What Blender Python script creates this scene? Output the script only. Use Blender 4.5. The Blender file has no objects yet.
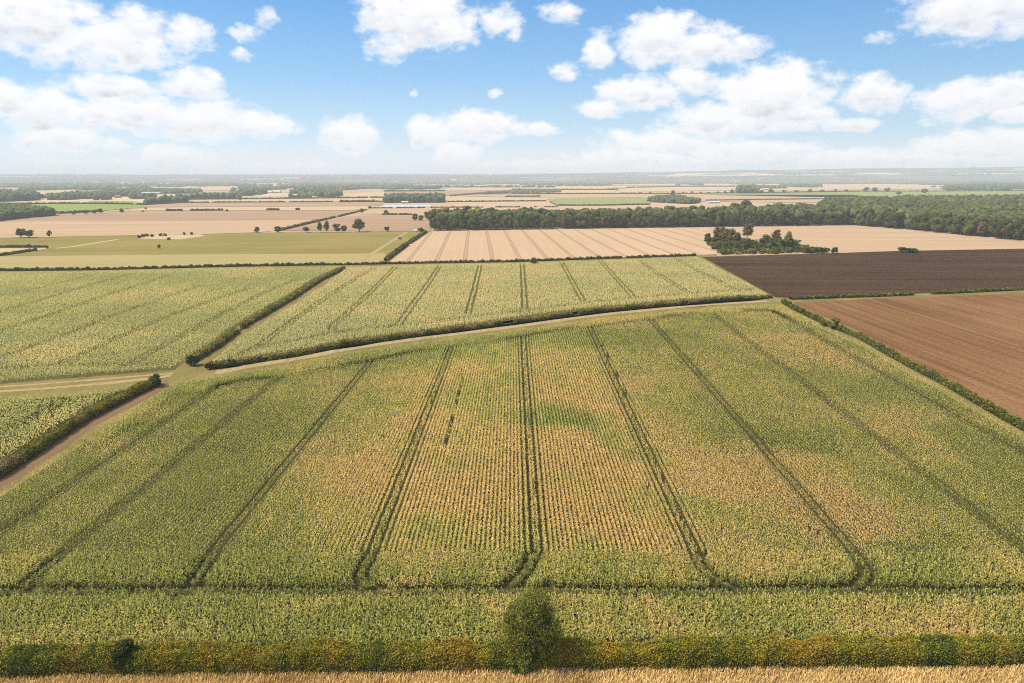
import bpy, math, random
import numpy as np

# ------------------------------------------------------------------ camera, world, sun, exposure
H = 56.0
PITCH = math.radians(13.53)
FPX = 683.0
scene = bpy.context.scene
col = scene.collection

cam_data = bpy.data.cameras.new("camera")
cam = bpy.data.objects.new("camera", cam_data)
col.objects.link(cam)
cam.location = (0, 0, H)
cam.rotation_euler = (math.pi / 2 - PITCH, 0, 0)
cam_data.sensor_width = 36.0
cam_data.lens = 36.0 * FPX / 1024.0
cam_data.clip_start = 1.0
cam_data.clip_end = 120000.0
scene.camera = cam

SUN_EL = math.radians(54)
SUN_AZ = math.radians(-98)      # clockwise from +Y: from the left
SKY_STRENGTH = 0.105

sun_data = bpy.data.lights.new("sun", 'SUN')
sun = bpy.data.objects.new("sun", sun_data)
col.objects.link(sun)
sun_data.energy = 4.5
sun_data.angle = math.radians(14)
sun_data.color = (1.0, 0.88, 0.71)
# a sun lamp shines along its local -Z
from mathutils import Vector
to_sun = Vector((math.sin(SUN_AZ) * math.cos(SUN_EL), math.cos(SUN_AZ) * math.cos(SUN_EL), math.sin(SUN_EL)))
sun.rotation_euler = to_sun.to_track_quat('Z', 'Y').to_euler()
sun.location = (0, 0, 200)

scene.view_settings.view_transform = 'Standard'
scene.view_settings.look = 'None'
scene.view_settings.exposure = 0.42
scene.view_settings.gamma = 1.0
scene.view_settings.use_curve_mapping = False
scene.render.engine = 'CYCLES'
scene.cycles.use_denoising = False
scene.cycles.filter_width = 1.05
scene.cycles.max_bounces = 5
scene.cycles.diffuse_bounces = 3
scene.cycles.glossy_bounces = 1
scene.cycles.transmission_bounces = 2
scene.cycles.transparent_max_bounces = 6
scene.cycles.volume_bounces = 1
scene.cycles.use_adaptive_sampling = True
scene.cycles.adaptive_threshold = 0.005


def px2dir(x, y):
    u = (x - 512.0) / FPX
    v = (y - 341.5) / FPX
    d = Vector((u, math.cos(PITCH) - v * math.sin(PITCH), -math.sin(PITCH) - v * math.cos(PITCH)))
    return d.normalized()


def at(x, y, z=0.0):
    """the point of the plane z seen at pixel x, y of the photograph"""
    d = px2dir(x, y)
    t = (z - H) / d.z
    return (d.x * t, d.y * t)


def azel(x, y):
    d = px2dir(x, y)
    return (math.degrees(math.atan2(d.x, d.y)), math.degrees(math.asin(d.z)))


# ------------------------------------------------------------------ world: Nishita sky with cumulus
# each cloud lump: position (given as where it stands in the sky), half width, half height, weight
CLOUDS = [
    (5, 12, 80, 34, 1.0), (108, 44, 60, 28, .92), (135, 24, 30, 20, .9), (45, 52, 40, 16, .7), (186, 34, 28, 20, .8),
    (115, 88, 62, 14, .75), (192, 84, 34, 17, .85), (140, 114, 76, 20, .85), (205, 120, 70, 20, .9), (255, 126, 50, 14, .8),
    (3, 98, 26, 16, .9), (48, 112, 36, 22, .95), (60, 141, 40, 14, .85), (117, 145, 12, 9, .6), (173, 155, 35, 13, .9),
    (250, 33, 18, 10, .6), (263, 18, 18, 13, .5), (247, 53, 16, 8, .5),
    (415, 14, 58, 34, 1.1), (388, 44, 26, 22, .8), (448, 32, 36, 18, .9), (500, 20, 30, 18, .75), (513, 36, 16, 12, .6), (560, 12, 28, 14, .75),
    (350, 134, 34, 21, .9), (432, 132, 30, 19, .85), (475, 126, 48, 19, .95), (530, 128, 44, 9, .7), (457, 155, 30, 15, .85),
    (564, 72, 22, 12, .65), (413, 92, 9, 6, .5), (497, 93, 11, 7, .5),
    (600, 50, 19, 23, .85), (662, 41, 48, 27, 1.02), (705, 46, 44, 22, .95), (745, 47, 28, 12, .75), (640, 56, 30, 10, .6),
    (640, 93, 48, 18, .95), (692, 82, 34, 16, .85), (600, 108, 30, 12, .8),
    (772, 98, 58, 34, 1.1), (720, 122, 66, 22, .92), (660, 142, 80, 18, .75), (640, 160, 90, 14, .8), (800, 112, 34, 22, .9), (750, 150, 80, 14, .8),
    (872, 92, 34, 18, .85), (845, 124, 34, 9, .7), (815, 120, 22, 8, .6), (880, 38, 18, 9, .48), (925, 120, 11, 7, .5),
    (985, 5, 58, 28, 1.1), (962, 100, 40, 20, .9), (1008, 92, 38, 17, .9), (1018, 114, 22, 10, .8),
    (990, 147, 66, 16, .95), (890, 159, 90, 12, .85), (960, 160, 90, 10, .8), (560, 166, 120, 9, .6), (300, 168, 160, 8, .5), (80, 166, 100, 9, .55),
]


def build_world():
    w = bpy.data.worlds.new("World")
    scene.world = w
    w.use_nodes = True
    nt = w.node_tree
    nt.nodes.clear()
    N = nt.nodes.new
    L = nt.links.new
    out = N('ShaderNodeOutputWorld')
    bg = N('ShaderNodeBackground')
    bg.inputs['Strength'].default_value = SKY_STRENGTH
    L(bg.outputs[0], out.inputs['Surface'])
    sky = N('ShaderNodeTexSky')
    sky.sky_type = 'NISHITA'
    sky.sun_disc = False
    sky.sun_elevation = SUN_EL
    sky.sun_rotation = SUN_AZ
    sky.air_density = 1.0
    sky.dust_density = 0.3
    sky.ozone_density = 2.5
    tc = N('ShaderNodeTexCoord')

    def math_node(op, a, b=None, clamp=False):
        n = N('ShaderNodeMath'); n.operation = op; n.use_clamp = clamp
        for i, v in enumerate((a, b)):
            if v is None: continue
            if isinstance(v, (int, float)): n.inputs[i].default_value = v
            else: L(v, n.inputs[i])
        return n.outputs[0]

    sep = N('ShaderNodeSeparateXYZ'); L(tc.outputs['Generated'], sep.inputs[0])
    az = math_node('MULTIPLY', math_node('ARCTAN2', sep.outputs[0], sep.outputs[1]), 57.29578)
    el = math_node('MULTIPLY', math_node('ARCSINE', sep.outputs[2]), 57.29578)
    comb = N('ShaderNodeCombineXYZ'); L(az, comb.inputs[0]); L(el, comb.inputs[1])
    # domain warp so that outlines billow
    nw = N('ShaderNodeTexNoise'); nw.inputs['Scale'].default_value = 0.42; nw.inputs['Detail'].default_value = 3.0
    mp = N('ShaderNodeMapping'); mp.inputs['Scale'].default_value = (1, 1.5, 1); L(comb.outputs[0], mp.inputs[0])
    L(mp.outputs[0], nw.inputs['Vector'])
    sub = N('ShaderNodeVectorMath'); sub.operation = 'SUBTRACT'; L(nw.outputs['Color'], sub.inputs[0]); sub.inputs[1].default_value = (.5, .5, .5)
    sc_ = N('ShaderNodeVectorMath'); sc_.operation = 'MULTIPLY'; L(sub.outputs[0], sc_.inputs[0]); sc_.inputs[1].default_value = (2.2, 1.0, 0)
    add = N('ShaderNodeVectorMath'); add.operation = 'ADD'; L(comb.outputs[0], add.inputs[0]); L(sc_.outputs[0], add.inputs[1])
    P = add.outputs[0]
    acc = None
    low = None
    for (x, y, rx, ry, wt) in CLOUDS:
        a, e = azel(x, y)
        wt = wt + (.10 if y > 80 else .02)
        k = 57.29578 / FPX * 1.0
        Q = P
        if acc is not None:     # ties each lump to the one before, so that the shader evaluates them one after another
            ma = N('ShaderNodeVectorMath'); ma.operation = 'MULTIPLY_ADD'; L(acc, ma.inputs[0]); ma.inputs[1].default_value = (1e-7, 1e-7, 0); L(P, ma.inputs[2]); Q = ma.outputs[0]
        s = N('ShaderNodeVectorMath'); s.operation = 'SUBTRACT'; L(Q, s.inputs[0]); s.inputs[1].default_value = (a, e, 0)
        m = N('ShaderNodeVectorMath'); m.operation = 'MULTIPLY'; L(s.outputs[0], m.inputs[0]); m.inputs[1].default_value = (1 / (rx * k * 0.98), 1 / (ry * k * 1.0), 0)
        d = N('ShaderNodeVectorMath'); d.operation = 'DOT_PRODUCT'; L(m.outputs[0], d.inputs[0]); L(m.outputs[0], d.inputs[1])
        v = math_node('SUBTRACT', wt, d.outputs['Value'])
        # candidate (coverage, height inside the lump); the state carries both down one chain
        ms = N('ShaderNodeVectorMath'); ms.operation = 'DOT_PRODUCT'; L(m.outputs[0], ms.inputs[0]); ms.inputs[1].default_value = (0, 1, 0)
        cv = N('ShaderNodeCombineXYZ'); L(v, cv.inputs[0]); L(ms.outputs['Value'], cv.inputs[1])
        if acc is None:
            acc = cv.outputs[0]
        else:
            sx = N('ShaderNodeVectorMath'); sx.operation = 'DOT_PRODUCT'; L(acc, sx.inputs[0]); sx.inputs[1].default_value = (1, 0, 0)
            dv = math_node('SUBTRACT', v, sx.outputs['Value'])    # nodes are made in the order they depend on each other
            df = N('ShaderNodeMapRange'); df.interpolation_type = 'SMOOTHSTEP'; L(dv, df.inputs[0])
            df.inputs[1].default_value = -.22; df.inputs[2].default_value = .22
            lm = N('ShaderNodeMix'); lm.data_type = 'VECTOR'; L(df.outputs[0], lm.inputs[0]); L(acc, lm.inputs[4]); L(cv.outputs[0], lm.inputs[5]); acc = lm.outputs[1]
    fs = N('ShaderNodeSeparateXYZ'); L(acc, fs.inputs[0]); acc = fs.outputs[0]; low = fs.outputs[1]
    n1 = N('ShaderNodeTexNoise'); n1.inputs['Scale'].default_value = 0.55; n1.inputs['Detail'].default_value = 7.0
    n1.inputs['Roughness'].default_value = 0.6
    L(mp.outputs[0], n1.inputs['Vector'])
    nn = math_node('MULTIPLY', math_node('SUBTRACT', n1.outputs['Fac'], 0.5), 2.4)
    fl = N('ShaderNodeMapRange'); fl.interpolation_type = 'SMOOTHSTEP'; L(el, fl.inputs[0]); fl.inputs[1].default_value = 17; fl.inputs[2].default_value = 32
    fl.inputs[3].default_value = -1.6; fl.inputs[4].default_value = 0.35      # unseen broken cloud above the view, added to whiten the blue sky light
    accc = math_node('MAXIMUM', acc, fl.outputs[0])
    dens = math_node('ADD', math_node('MULTIPLY', accc, 1.0), nn)
    alpha = N('ShaderNodeMapRange'); alpha.interpolation_type = 'SMOOTHSTEP'
    L(dens, alpha.inputs[0]); alpha.inputs[1].default_value = -0.08; alpha.inputs[2].default_value = 0.88
    # soft grey modelling inside the clouds: large slow noise plus the thick cores
    n2 = N('ShaderNodeTexNoise'); n2.inputs['Scale'].default_value = 0.6; n2.inputs['Detail'].default_value = 4.0
    mp2 = N('ShaderNodeMapping'); mp2.inputs['Scale'].default_value = (1, 2.0, 1); mp2.inputs['Location'].default_value = (0.35, 1.1, 0)
    L(comb.outputs[0], mp2.inputs[0]); L(mp2.outputs[0], n2.inputs['Vector'])
    shade = N('ShaderNodeMapRange'); shade.interpolation_type = 'SMOOTHSTEP'
    L(n2.outputs['Fac'], shade.inputs[0]); shade.inputs[1].default_value = 0.40; shade.inputs[2].default_value = 0.66
    core = N('ShaderNodeMapRange'); L(dens, core.inputs[0]); core.inputs[1].default_value = 0.35; core.inputs[2].default_value = 1.1
    lowg = N('ShaderNodeMapRange'); lowg.interpolation_type = 'SMOOTHSTEP'; L(low, lowg.inputs[0])
    lowg.inputs[1].default_value = .25; lowg.inputs[2].default_value = -.6; lowg.inputs[3].default_value = .15; lowg.inputs[4].default_value = 1.0
    grey = math_node('MULTIPLY', math_node('MULTIPLY', math_node('ADD', math_node('MULTIPLY', shade.outputs[0], .6), .4), lowg.outputs[0]), core.outputs[0])
    ccol = N('ShaderNodeMix'); ccol.data_type = 'RGBA'
    wb = 0.82 / SKY_STRENGTH
    ccol.inputs[6].default_value = (wb * 1.0, wb * 0.985, wb * 0.985, 1)
    ccol.inputs[7].default_value = (wb * 0.50, wb * 0.56, wb * 0.64, 1)
    L(grey, ccol.inputs[0])
    # sky tint by height: the air near the horizon is milky, deeper blue above and to the right
    ramp = N('ShaderNodeValToRGB')
    ef = math_node('DIVIDE', el, 20.0, clamp=True)
    L(ef, ramp.inputs[0])
    cr = ramp.color_ramp
    stops = [(0.0, (.95, .98, 1.02)), (.06, (.82, .93, 1.03)), (.18, (.52, .79, 1.02)), (.38, (.27, .60, .97)), (.62, (.14, .44, .88)), (1.0, (.08, .30, .72))]
    cr.elements[0].position = 0; cr.elements[0].color = (*stops[0][1], 1)
    cr.elements[1].position = 1; cr.elements[1].color = (*stops[-1][1], 1)
    for p_, c_ in stops[1:-1]:
        e_ = cr.elements.new(p_); e_.color = (*c_, 1)
    rs = N('ShaderNodeVectorMath'); rs.operation = 'SCALE'; L(ramp.outputs[0], rs.inputs[0]); rs.inputs['Scale'].default_value = 0.73 / SKY_STRENGTH
    azf = N('ShaderNodeMapRange'); L(az, azf.inputs[0]); azf.inputs[1].default_value = -40; azf.inputs[2].default_value = 40
    azf.inputs[3].default_value = 1.08; azf.inputs[4].default_value = 0.90
    rs2 = N('ShaderNodeVectorMath'); rs2.operation = 'SCALE'; L(rs.outputs[0], rs2.inputs[0]); L(azf.outputs[0], rs2.inputs['Scale'])
    lowf = N('ShaderNodeMapRange'); lowf.interpolation_type = 'SMOOTHSTEP'
    L(el, lowf.inputs[0]); lowf.inputs[1].default_value = 12; lowf.inputs[2].default_value = 40; lowf.inputs[3].default_value = 0.85; lowf.inputs[4].default_value = 0.0
    base = N('ShaderNodeMix'); base.data_type = 'RGBA'
    L(lowf.outputs[0], base.inputs[0]); L(sky.outputs[0], base.inputs[6]); L(rs2.outputs[0], base.inputs[7])
    fin = N('ShaderNodeMix'); fin.data_type = 'RGBA'
    L(math_node('MULTIPLY', alpha.outputs[0], 0.97), fin.inputs[0]); L(base.outputs[2], fin.inputs[6]); L(ccol.outputs[2], fin.inputs[7])
    L(fin.outputs[2], bg.inputs['Color'])
    w.cycles.sampling_method = 'MANUAL'
    w.cycles.sample_map_resolution = 512


build_world()

# ------------------------------------------------------------------ helpers
RNG = np.random.default_rng(7)


def setp(o, label=None, cat=None, group=None, kind=None):
    if label: o['label'] = label
    if cat: o['category'] = cat
    if group: o['group'] = group
    if kind: o['kind'] = kind
    return o


def link(name, data, parent=None, loc=None):
    o = bpy.data.objects.new(name, data)
    col.objects.link(o)
    if parent is not None: o.parent = parent
    if loc is not None: o.location = loc
    return o


def mesh_np(name, V, F, C=None, mat=None, smooth=False):
    """V (n,3), F (m,3 or 4) int, C (n,3) real surface colour per point"""
    V = np.asarray(V, dtype=np.float32); F = np.asarray(F, dtype=np.int32)
    me = bpy.data.meshes.new(name)
    k = F.shape[1]
    me.vertices.add(len(V)); me.vertices.foreach_set('co', V.ravel())
    me.loops.add(F.size); me.loops.foreach_set('vertex_index', F.ravel())
    me.polygons.add(len(F))
    me.polygons.foreach_set('loop_start', np.arange(0, F.size, k, dtype=np.int32))
    me.polygons.foreach_set('loop_total', np.full(len(F), k, dtype=np.int32))
    if smooth: me.polygons.foreach_set('use_smooth', np.ones(len(F), dtype=bool))
    me.update(calc_edges=True)
    if C is not None:
        a = me.color_attributes.new('col', 'FLOAT_COLOR', 'POINT')
        cc = np.ones((len(V), 4), dtype=np.float32); cc[:, :3] = C
        a.data.foreach_set('color', cc.ravel())
    if mat: me.materials.append(mat)
    return me


def hash2(ix, iy, seed=0):
    n = (ix.astype(np.int64) * 374761393 + iy.astype(np.int64) * 668265263 + seed * 974634777) & 0xffffffff
    n = ((n ^ (n >> 13)) * 1274126177) & 0xffffffff
    return ((n ^ (n >> 16)) & 0xffffff) / float(0xffffff)


def vnoise(x, y, seed=0):
    x = np.asarray(x, float); y = np.asarray(y, float)
    ix = np.floor(x); iy = np.floor(y)
    fx = x - ix; fy = y - iy
    fx = fx * fx * (3 - 2 * fx); fy = fy * fy * (3 - 2 * fy)
    a = hash2(ix, iy, seed); b = hash2(ix + 1, iy, seed); c = hash2(ix, iy + 1, seed); d = hash2(ix + 1, iy + 1, seed)
    return (a * (1 - fx) + b * fx) * (1 - fy) + (c * (1 - fx) + d * fx) * fy


def fbm(x, y, seed=0, oct=4):
    s = 0; a = 0.5; t = 0
    for i in range(oct):
        s = s + a * vnoise(x * 2 ** i, y * 2 ** i, seed + i); t += a; a *= 0.5
    return s / t


def inside(poly, X, Y):
    poly = np.asarray(poly); r = np.zeros(len(X), bool)
    n = len(poly); j = n - 1
    for i in range(n):
        xi, yi = poly[i]; xj, yj = poly[j]
        if yi != yj:
            c = ((yi > Y) != (yj > Y)) & (X < (xj - xi) * (Y - yi) / (yj - yi) + xi)
            r ^= c
        j = i
    return r


def seg_dist(line, X, Y):
    d = np.full(len(X), 1e9)
    for (x0, y0), (x1, y1) in zip(line[:-1], line[1:]):
        vx, vy = x1 - x0, y1 - y0
        l2 = vx * vx + vy * vy + 1e-9
        m = (X > min(x0, x1) - 4) & (X < max(x0, x1) + 4) & (Y > min(y0, y1) - 4) & (Y < max(y0, y1) + 4)
        if not m.any(): continue
        xs, ys = X[m], Y[m]
        t = np.clip(((xs - x0) * vx + (ys - y0) * vy) / l2, 0, 1)
        d[m] = np.minimum(d[m], np.hypot(xs - x0 - t * vx, ys - y0 - t * vy))
    return d


def chaikin(line, n=2):
    for _ in range(n):
        out = [line[0]]
        for a, b in zip(line[:-1], line[1:]):
            out += [(a[0] * .75 + b[0] * .25, a[1] * .75 + b[1] * .25), (a[0] * .25 + b[0] * .75, a[1] * .25 + b[1] * .75)]
        out.append(line[-1]); line = out
    return line


def offset_line(line, d):
    out = []
    for i, p in enumerate(line):
        a = line[max(0, i - 1)]; b = line[min(len(line) - 1, i + 1)]
        vx, vy = b[0] - a[0], b[1] - a[1]; l = math.hypot(vx, vy) + 1e-9
        out.append((p[0] - vy / l * d, p[1] + vx / l * d))
    return out


def G(pts, z=0.0):
    return [at(x, y, z) for x, y in pts]


# ------------------------------------------------------------------ materials
def new_mat(name):
    m = bpy.data.materials.new(name); m.use_nodes = True
    nt = m.node_tree
    b = nt.nodes['Principled BSDF']
    b.inputs['Roughness'].default_value = 0.85
    b.inputs['Specular IOR Level'].default_value = 0.15
    return m, nt, b


def leaf_mat(name, rnd=0.0, transl=0.0, hue=0.0, tint=(1, 1, 1)):
    m, nt, b = new_mat(name)
    N = nt.nodes.new; L = nt.links.new
    a = N('ShaderNodeAttribute'); a.attribute_name = 'col'
    c = a.outputs['Color']
    if rnd:
        oi = N('ShaderNodeObjectInfo')
        hs = N('ShaderNodeHueSaturation')
        mr = N('ShaderNodeMapRange'); L(oi.outputs['Random'], mr.inputs[0]); mr.inputs[3].default_value = 1 - rnd; mr.inputs[4].default_value = 1 + rnd
        L(mr.outputs[0], hs.inputs['Value'])
        wn = N('ShaderNodeTexWhiteNoise'); wn.noise_dimensions = '1D'; L(oi.outputs['Random'], wn.inputs['W'])
        m2 = N('ShaderNodeMapRange'); L(wn.outputs['Value'], m2.inputs[0]); m2.inputs[3].default_value = 0.5 - hue; m2.inputs[4].default_value = 0.5 + hue * .6
        L(m2.outputs[0], hs.inputs['Hue'])
        L(c, hs.inputs['Color']); c = hs.outputs[0]
    if tint != (1, 1, 1):
        mm = N('ShaderNodeMix'); mm.data_type = 'RGBA'; mm.blend_type = 'MULTIPLY'; mm.inputs[0].default_value = 1
        L(c, mm.inputs[6]); mm.inputs[7].default_value = (*tint, 1); c = mm.outputs[2]
    L(c, b.inputs['Base Color'])
    if transl:
        t = N('ShaderNodeBsdfTranslucent'); L(c, t.inputs['Color'])
        mx = N('ShaderNodeMixShader'); mx.inputs[0].default_value = transl
        L(b.outputs[0], mx.inputs[1]); L(t.outputs[0], mx.inputs[2])
        L(mx.outputs[0], nt.nodes['Material Output'].inputs['Surface'])
    return m


def field_mat(name, c1, c2, direction=0.0, stripe=(2.0, 60.0), contrast=0.5, patch=80.0, patch_amt=0.3, c3=None,
              tram=None, grain=1.5, grain_amt=0.12, bump=0.0):
    """soil, stubble or grass: rows along `direction` (radians from +Y), slow patches, optional wheel tracks every tram[0] m"""
    m, nt, b = new_mat(name)
    N = nt.nodes.new; L = nt.links.new
    g = N('ShaderNodeNewGeometry')
    rot = N('ShaderNodeMapping'); rot.inputs['Rotation'].default_value = (0, 0, direction)
    L(g.outputs['Position'], rot.inputs[0])
    st = N('ShaderNodeMapping'); st.inputs['Scale'].default_value = (1 / stripe[0], 1 / stripe[1], 0)
    L(rot.outputs[0], st.inputs[0])
    n1 = N('ShaderNodeTexNoise'); n1.inputs['Scale'].default_value = 1.0; n1.inputs['Detail'].default_value = 3; L(st.outputs[0], n1.inputs['Vector'])
    r1 = N('ShaderNodeMapRange'); L(n1.outputs['Fac'], r1.inputs[0]); r1.inputs[1].default_value = 0.5 - .25; r1.inputs[2].default_value = 0.5 + .25
    mix = N('ShaderNodeMix'); mix.data_type = 'RGBA'; mix.inputs[6].default_value = (*c1, 1); mix.inputs[7].default_value = (*c2, 1)
    mc = N('ShaderNodeMath'); mc.operation = 'MULTIPLY'; L(r1.outputs[0], mc.inputs[0]); mc.inputs[1].default_value = contrast
    L(mc.outputs[0], mix.inputs[0])
    c = mix.outputs[2]
    pm = N('ShaderNodeMapping'); pm.inputs['Scale'].default_value = (1 / patch, .6 / patch, 0); L(rot.outputs[0], pm.inputs[0])
    n2 = N('ShaderNodeTexNoise'); n2.inputs['Scale'].default_value = 1.0; n2.inputs['Detail'].default_value = 5; L(pm.outputs[0], n2.inputs['Vector'])
    r2 = N('ShaderNodeMapRange'); r2.interpolation_type = 'SMOOTHSTEP'; L(n2.outputs['Fac'], r2.inputs[0]); r2.inputs[1].default_value = .4; r2.inputs[2].default_value = .68
    m3 = N('ShaderNodeMix'); m3.data_type = 'RGBA'; L(c, m3.inputs[6]); m3.inputs[7].default_value = (*(c3 or c2), 1)
    mp = N('ShaderNodeMath'); mp.operation = 'MULTIPLY'; L(r2.outputs[0], mp.inputs[0]); mp.inputs[1].default_value = patch_amt
    L(mp.outputs[0], m3.inputs[0]); c = m3.outputs[2]
    # grain
    n3 = N('ShaderNodeTexNoise'); n3.inputs['Scale'].default_value = 1 / grain; n3.inputs['Detail'].default_value = 4; n3.inputs['Roughness'].default_value = .7
    L(g.outputs['Position'], n3.inputs['Vector'])
    r3 = N('ShaderNodeMapRange'); L(n3.outputs['Fac'], r3.inputs[0]); r3.inputs[1].default_value = .3; r3.inputs[2].default_value = .7
    r3.inputs[3].default_value = 1 - grain_amt; r3.inputs[4].default_value = 1 + grain_amt
    sc_ = N('ShaderNodeVectorMath'); sc_.operation = 'SCALE'; L(c, sc_.inputs[0]); L(r3.outputs[0], sc_.inputs['Scale']); c = sc_.outputs[0]
    if tram:
        spacing, off, tc, amt, hw = tram
        sx = N('ShaderNodeSeparateXYZ'); L(rot.outputs[0], sx.inputs[0])

        def line(o):
            a = N('ShaderNodeMath'); a.operation = 'ADD'; L(sx.outputs[0], a.inputs[0]); a.inputs[1].default_value = -off - o + spacing * 1000.5
            mo = N('ShaderNodeMath'); mo.operation = 'MODULO'; L(a.outputs[0], mo.inputs[0]); mo.inputs[1].default_value = spacing
            s = N('ShaderNodeMath'); s.operation = 'SUBTRACT'; L(mo.outputs[0], s.inputs[0]); s.inputs[1].default_value = spacing / 2
            ab = N('ShaderNodeMath'); ab.operation = 'ABSOLUTE'; L(s.outputs[0], ab.inputs[0])
            r = N('ShaderNodeMapRange'); L(ab.outputs[0], r.inputs[0]); r.inputs[1].default_value = hw * .6; r.inputs[2].default_value = hw * 1.4
            r.inputs[3].default_value = 1; r.inputs[4].default_value = 0
            return r.outputs[0]
        ad = N('ShaderNodeMath'); ad.operation = 'MAXIMUM'; L(line(-.95), ad.inputs[0]); L(line(.95), ad.inputs[1])
        am = N('ShaderNodeMath'); am.operation = 'MULTIPLY'; L(ad.outputs[0], am.inputs[0]); am.inputs[1].default_value = amt
        m4 = N('ShaderNodeMix'); m4.data_type = 'RGBA'; L(am.outputs[0], m4.inputs[0]); L(c, m4.inputs[6]); m4.inputs[7].default_value = (*tc, 1); c = m4.outputs[2]
    L(c, b.inputs['Base Color'])
    b.inputs['Roughness'].default_value = 1.0
    b.inputs['Specular IOR Level'].default_value = 0.0
    if bump:
        bn = N('ShaderNodeBump'); bn.inputs['Strength'].default_value = 1.0; bn.inputs['Distance'].default_value = bump
        L(n1.outputs['Fac'], bn.inputs['Height']); L(bn.outputs[0], b.inputs['Normal'])
    return m


def plain_mat(name, c, rough=.8):
    m, nt, b = new_mat(name)
    N = nt.nodes.new; L = nt.links.new
    g = N('ShaderNodeNewGeometry')
    n = N('ShaderNodeTexNoise'); n.inputs['Scale'].default_value = 1.7; n.inputs['Detail'].default_value = 4; L(g.outputs['Position'], n.inputs['Vector'])
    r = N('ShaderNodeMapRange'); L(n.outputs['Fac'], r.inputs[0]); r.inputs[1].default_value = .3; r.inputs[2].default_value = .7; r.inputs[3].default_value = .85; r.inputs[4].default_value = 1.1
    s = N('ShaderNodeVectorMath'); s.operation = 'SCALE'; s.inputs[0].default_value = c; L(r.outputs[0], s.inputs['Scale'])
    L(s.outputs[0], b.inputs['Base Color']); b.inputs['Roughness'].default_value = rough
    return m


# ------------------------------------------------------------------ ground and fields (flat sheets)
def sheet(name, poly, z, mat, label=None, cat='field'):
    """one flat polygon given in ground coordinates"""
    import bmesh
    bm = bmesh.new()
    vs = [bm.verts.new((x, y, z)) for x, y in poly]
    f = bm.faces.new(vs)
    if f.normal.z < 0 or sum((poly[i][0] * poly[(i + 1) % len(poly)][1] - poly[(i + 1) % len(poly)][0] * poly[i][1]) for i in range(len(poly))) < 0:
        f.normal_flip()
    bmesh.ops.triangulate(bm, faces=bm.faces[:])
    me = bpy.data.meshes.new(name); bm.to_mesh(me); bm.free()
    me.materials.append(mat)
    o = link(name, me); o['kind'] = 'structure'
    if label: o['label'] = label
    return o


def strip(name, line, w, z, mat, label=None, jit=0.0):
    line = [p for p in line]
    a = offset_line(line, w / 2); b = offset_line(line, -w / 2)
    n = len(line)
    V = np.zeros((2 * n, 3)); V[:n, :2] = a; V[n:, :2] = b; V[:, 2] = z
    if jit:
        r = np.random.default_rng(3); V[:, 0] += r.normal(0, jit, 2 * n); V[:, 1] += r.normal(0, jit, 2 * n)
    F = [(i + n, i + n + 1, i + 1, i) for i in range(n - 1)]
    o = link(name, mesh_np(name, V, F, None, mat)); o['kind'] = 'structure'
    if label: o['label'] = label
    return o


# the far plain: a patchwork of stubble, plough and grass
def plain_ground_mat():
    m, nt, b = new_mat('patchwork_plain')
    N = nt.nodes.new; L = nt.links.new
    g = N('ShaderNodeNewGeometry')
    mp = N('ShaderNodeMapping'); mp.inputs['Scale'].default_value = (1 / 620, 1 / 420, 0); mp.inputs['Rotation'].default_value = (0, 0, .22); L(g.outputs['Position'], mp.inputs[0])
    v = N('ShaderNodeTexVoronoi'); v.distance = 'CHEBYCHEV'; v.inputs['Scale'].default_value = 1.0; v.inputs['Randomness'].default_value = .8; L(mp.outputs[0], v.inputs['Vector'])
    s = N('ShaderNodeSeparateColor'); L(v.outputs['Color'], s.inputs[0])
    r = N('ShaderNodeValToRGB'); r.color_ramp.interpolation = 'CONSTANT'; L(s.outputs[0], r.inputs[0])
    el = r.color_ramp.elements
    cols = [(0, (.42, .30, .19)), (.22, (.50, .38, .25)), (.42, (.27, .18, .12)), (.55, (.46, .34, .21)), (.68, (.17, .20, .07)), (.82, (.38, .27, .18)), (.92, (.22, .25, .09))]
    el[0].color = (*cols[0][1], 1); el[1].position = cols[-1][0]; el[1].color = (*cols[-1][1], 1)
    for p, c in cols[1:-1]:
        e = el.new(p); e.color = (*c, 1)
    n = N('ShaderNodeTexNoise'); n.inputs['Scale'].default_value = 1 / 60; n.inputs['Detail'].default_value = 6; L(g.outputs['Position'], n.inputs['Vector'])
    rr = N('ShaderNodeMapRange'); L(n.outputs['Fac'], rr.inputs[0]); rr.inputs[1].default_value = .3; rr.inputs[2].default_value = .7; rr.inputs[3].default_value = .85; rr.inputs[4].default_value = 1.12
    sc_ = N('ShaderNodeVectorMath'); sc_.operation = 'SCALE'; L(r.outputs[0], sc_.inputs[0]); L(rr.outputs[0], sc_.inputs['Scale'])
    L(sc_.outputs[0], b.inputs['Base Color']); b.inputs['Roughness'].default_value = 1; b.inputs['Specular IOR Level'].default_value = 0
    return m


def build_ground():
    n = 24
    R = 45000.0
    V = [(0, 0, 0)]
    rings = [300, 1200, 4000, 12000, R]
    for r in rings:
        for k in range(n):
            a = 2 * math.pi * k / n; V.append((r * math.sin(a), r * math.cos(a), 0))
    F = []
    for k in range(n): F.append((0, 1 + (k + 1) % n, 1 + k, 1 + k))
    import bmesh
    bm = bmesh.new()
    vs = [bm.verts.new(v) for v in V]
    for k in range(n): bm.faces.new((vs[0], vs[1 + (k + 1) % n], vs[1 + k]))
    for j in range(len(rings) - 1):
        for k in range(n):
            a = 1 + j * n + k; b_ = 1 + j * n + (k + 1) % n
            bm.faces.new((vs[a], vs[b_], vs[b_ + n], vs[a + n]))
    bmesh.ops.recalc_face_normals(bm, faces=bm.faces[:])
    me = bpy.data.meshes.new('ground'); bm.to_mesh(me); bm.free()
    me.materials.append(plain_ground_mat())
    o = link('ground', me, loc=(0, 0, 0)); o['kind'] = 'structure'


build_ground()

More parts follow.
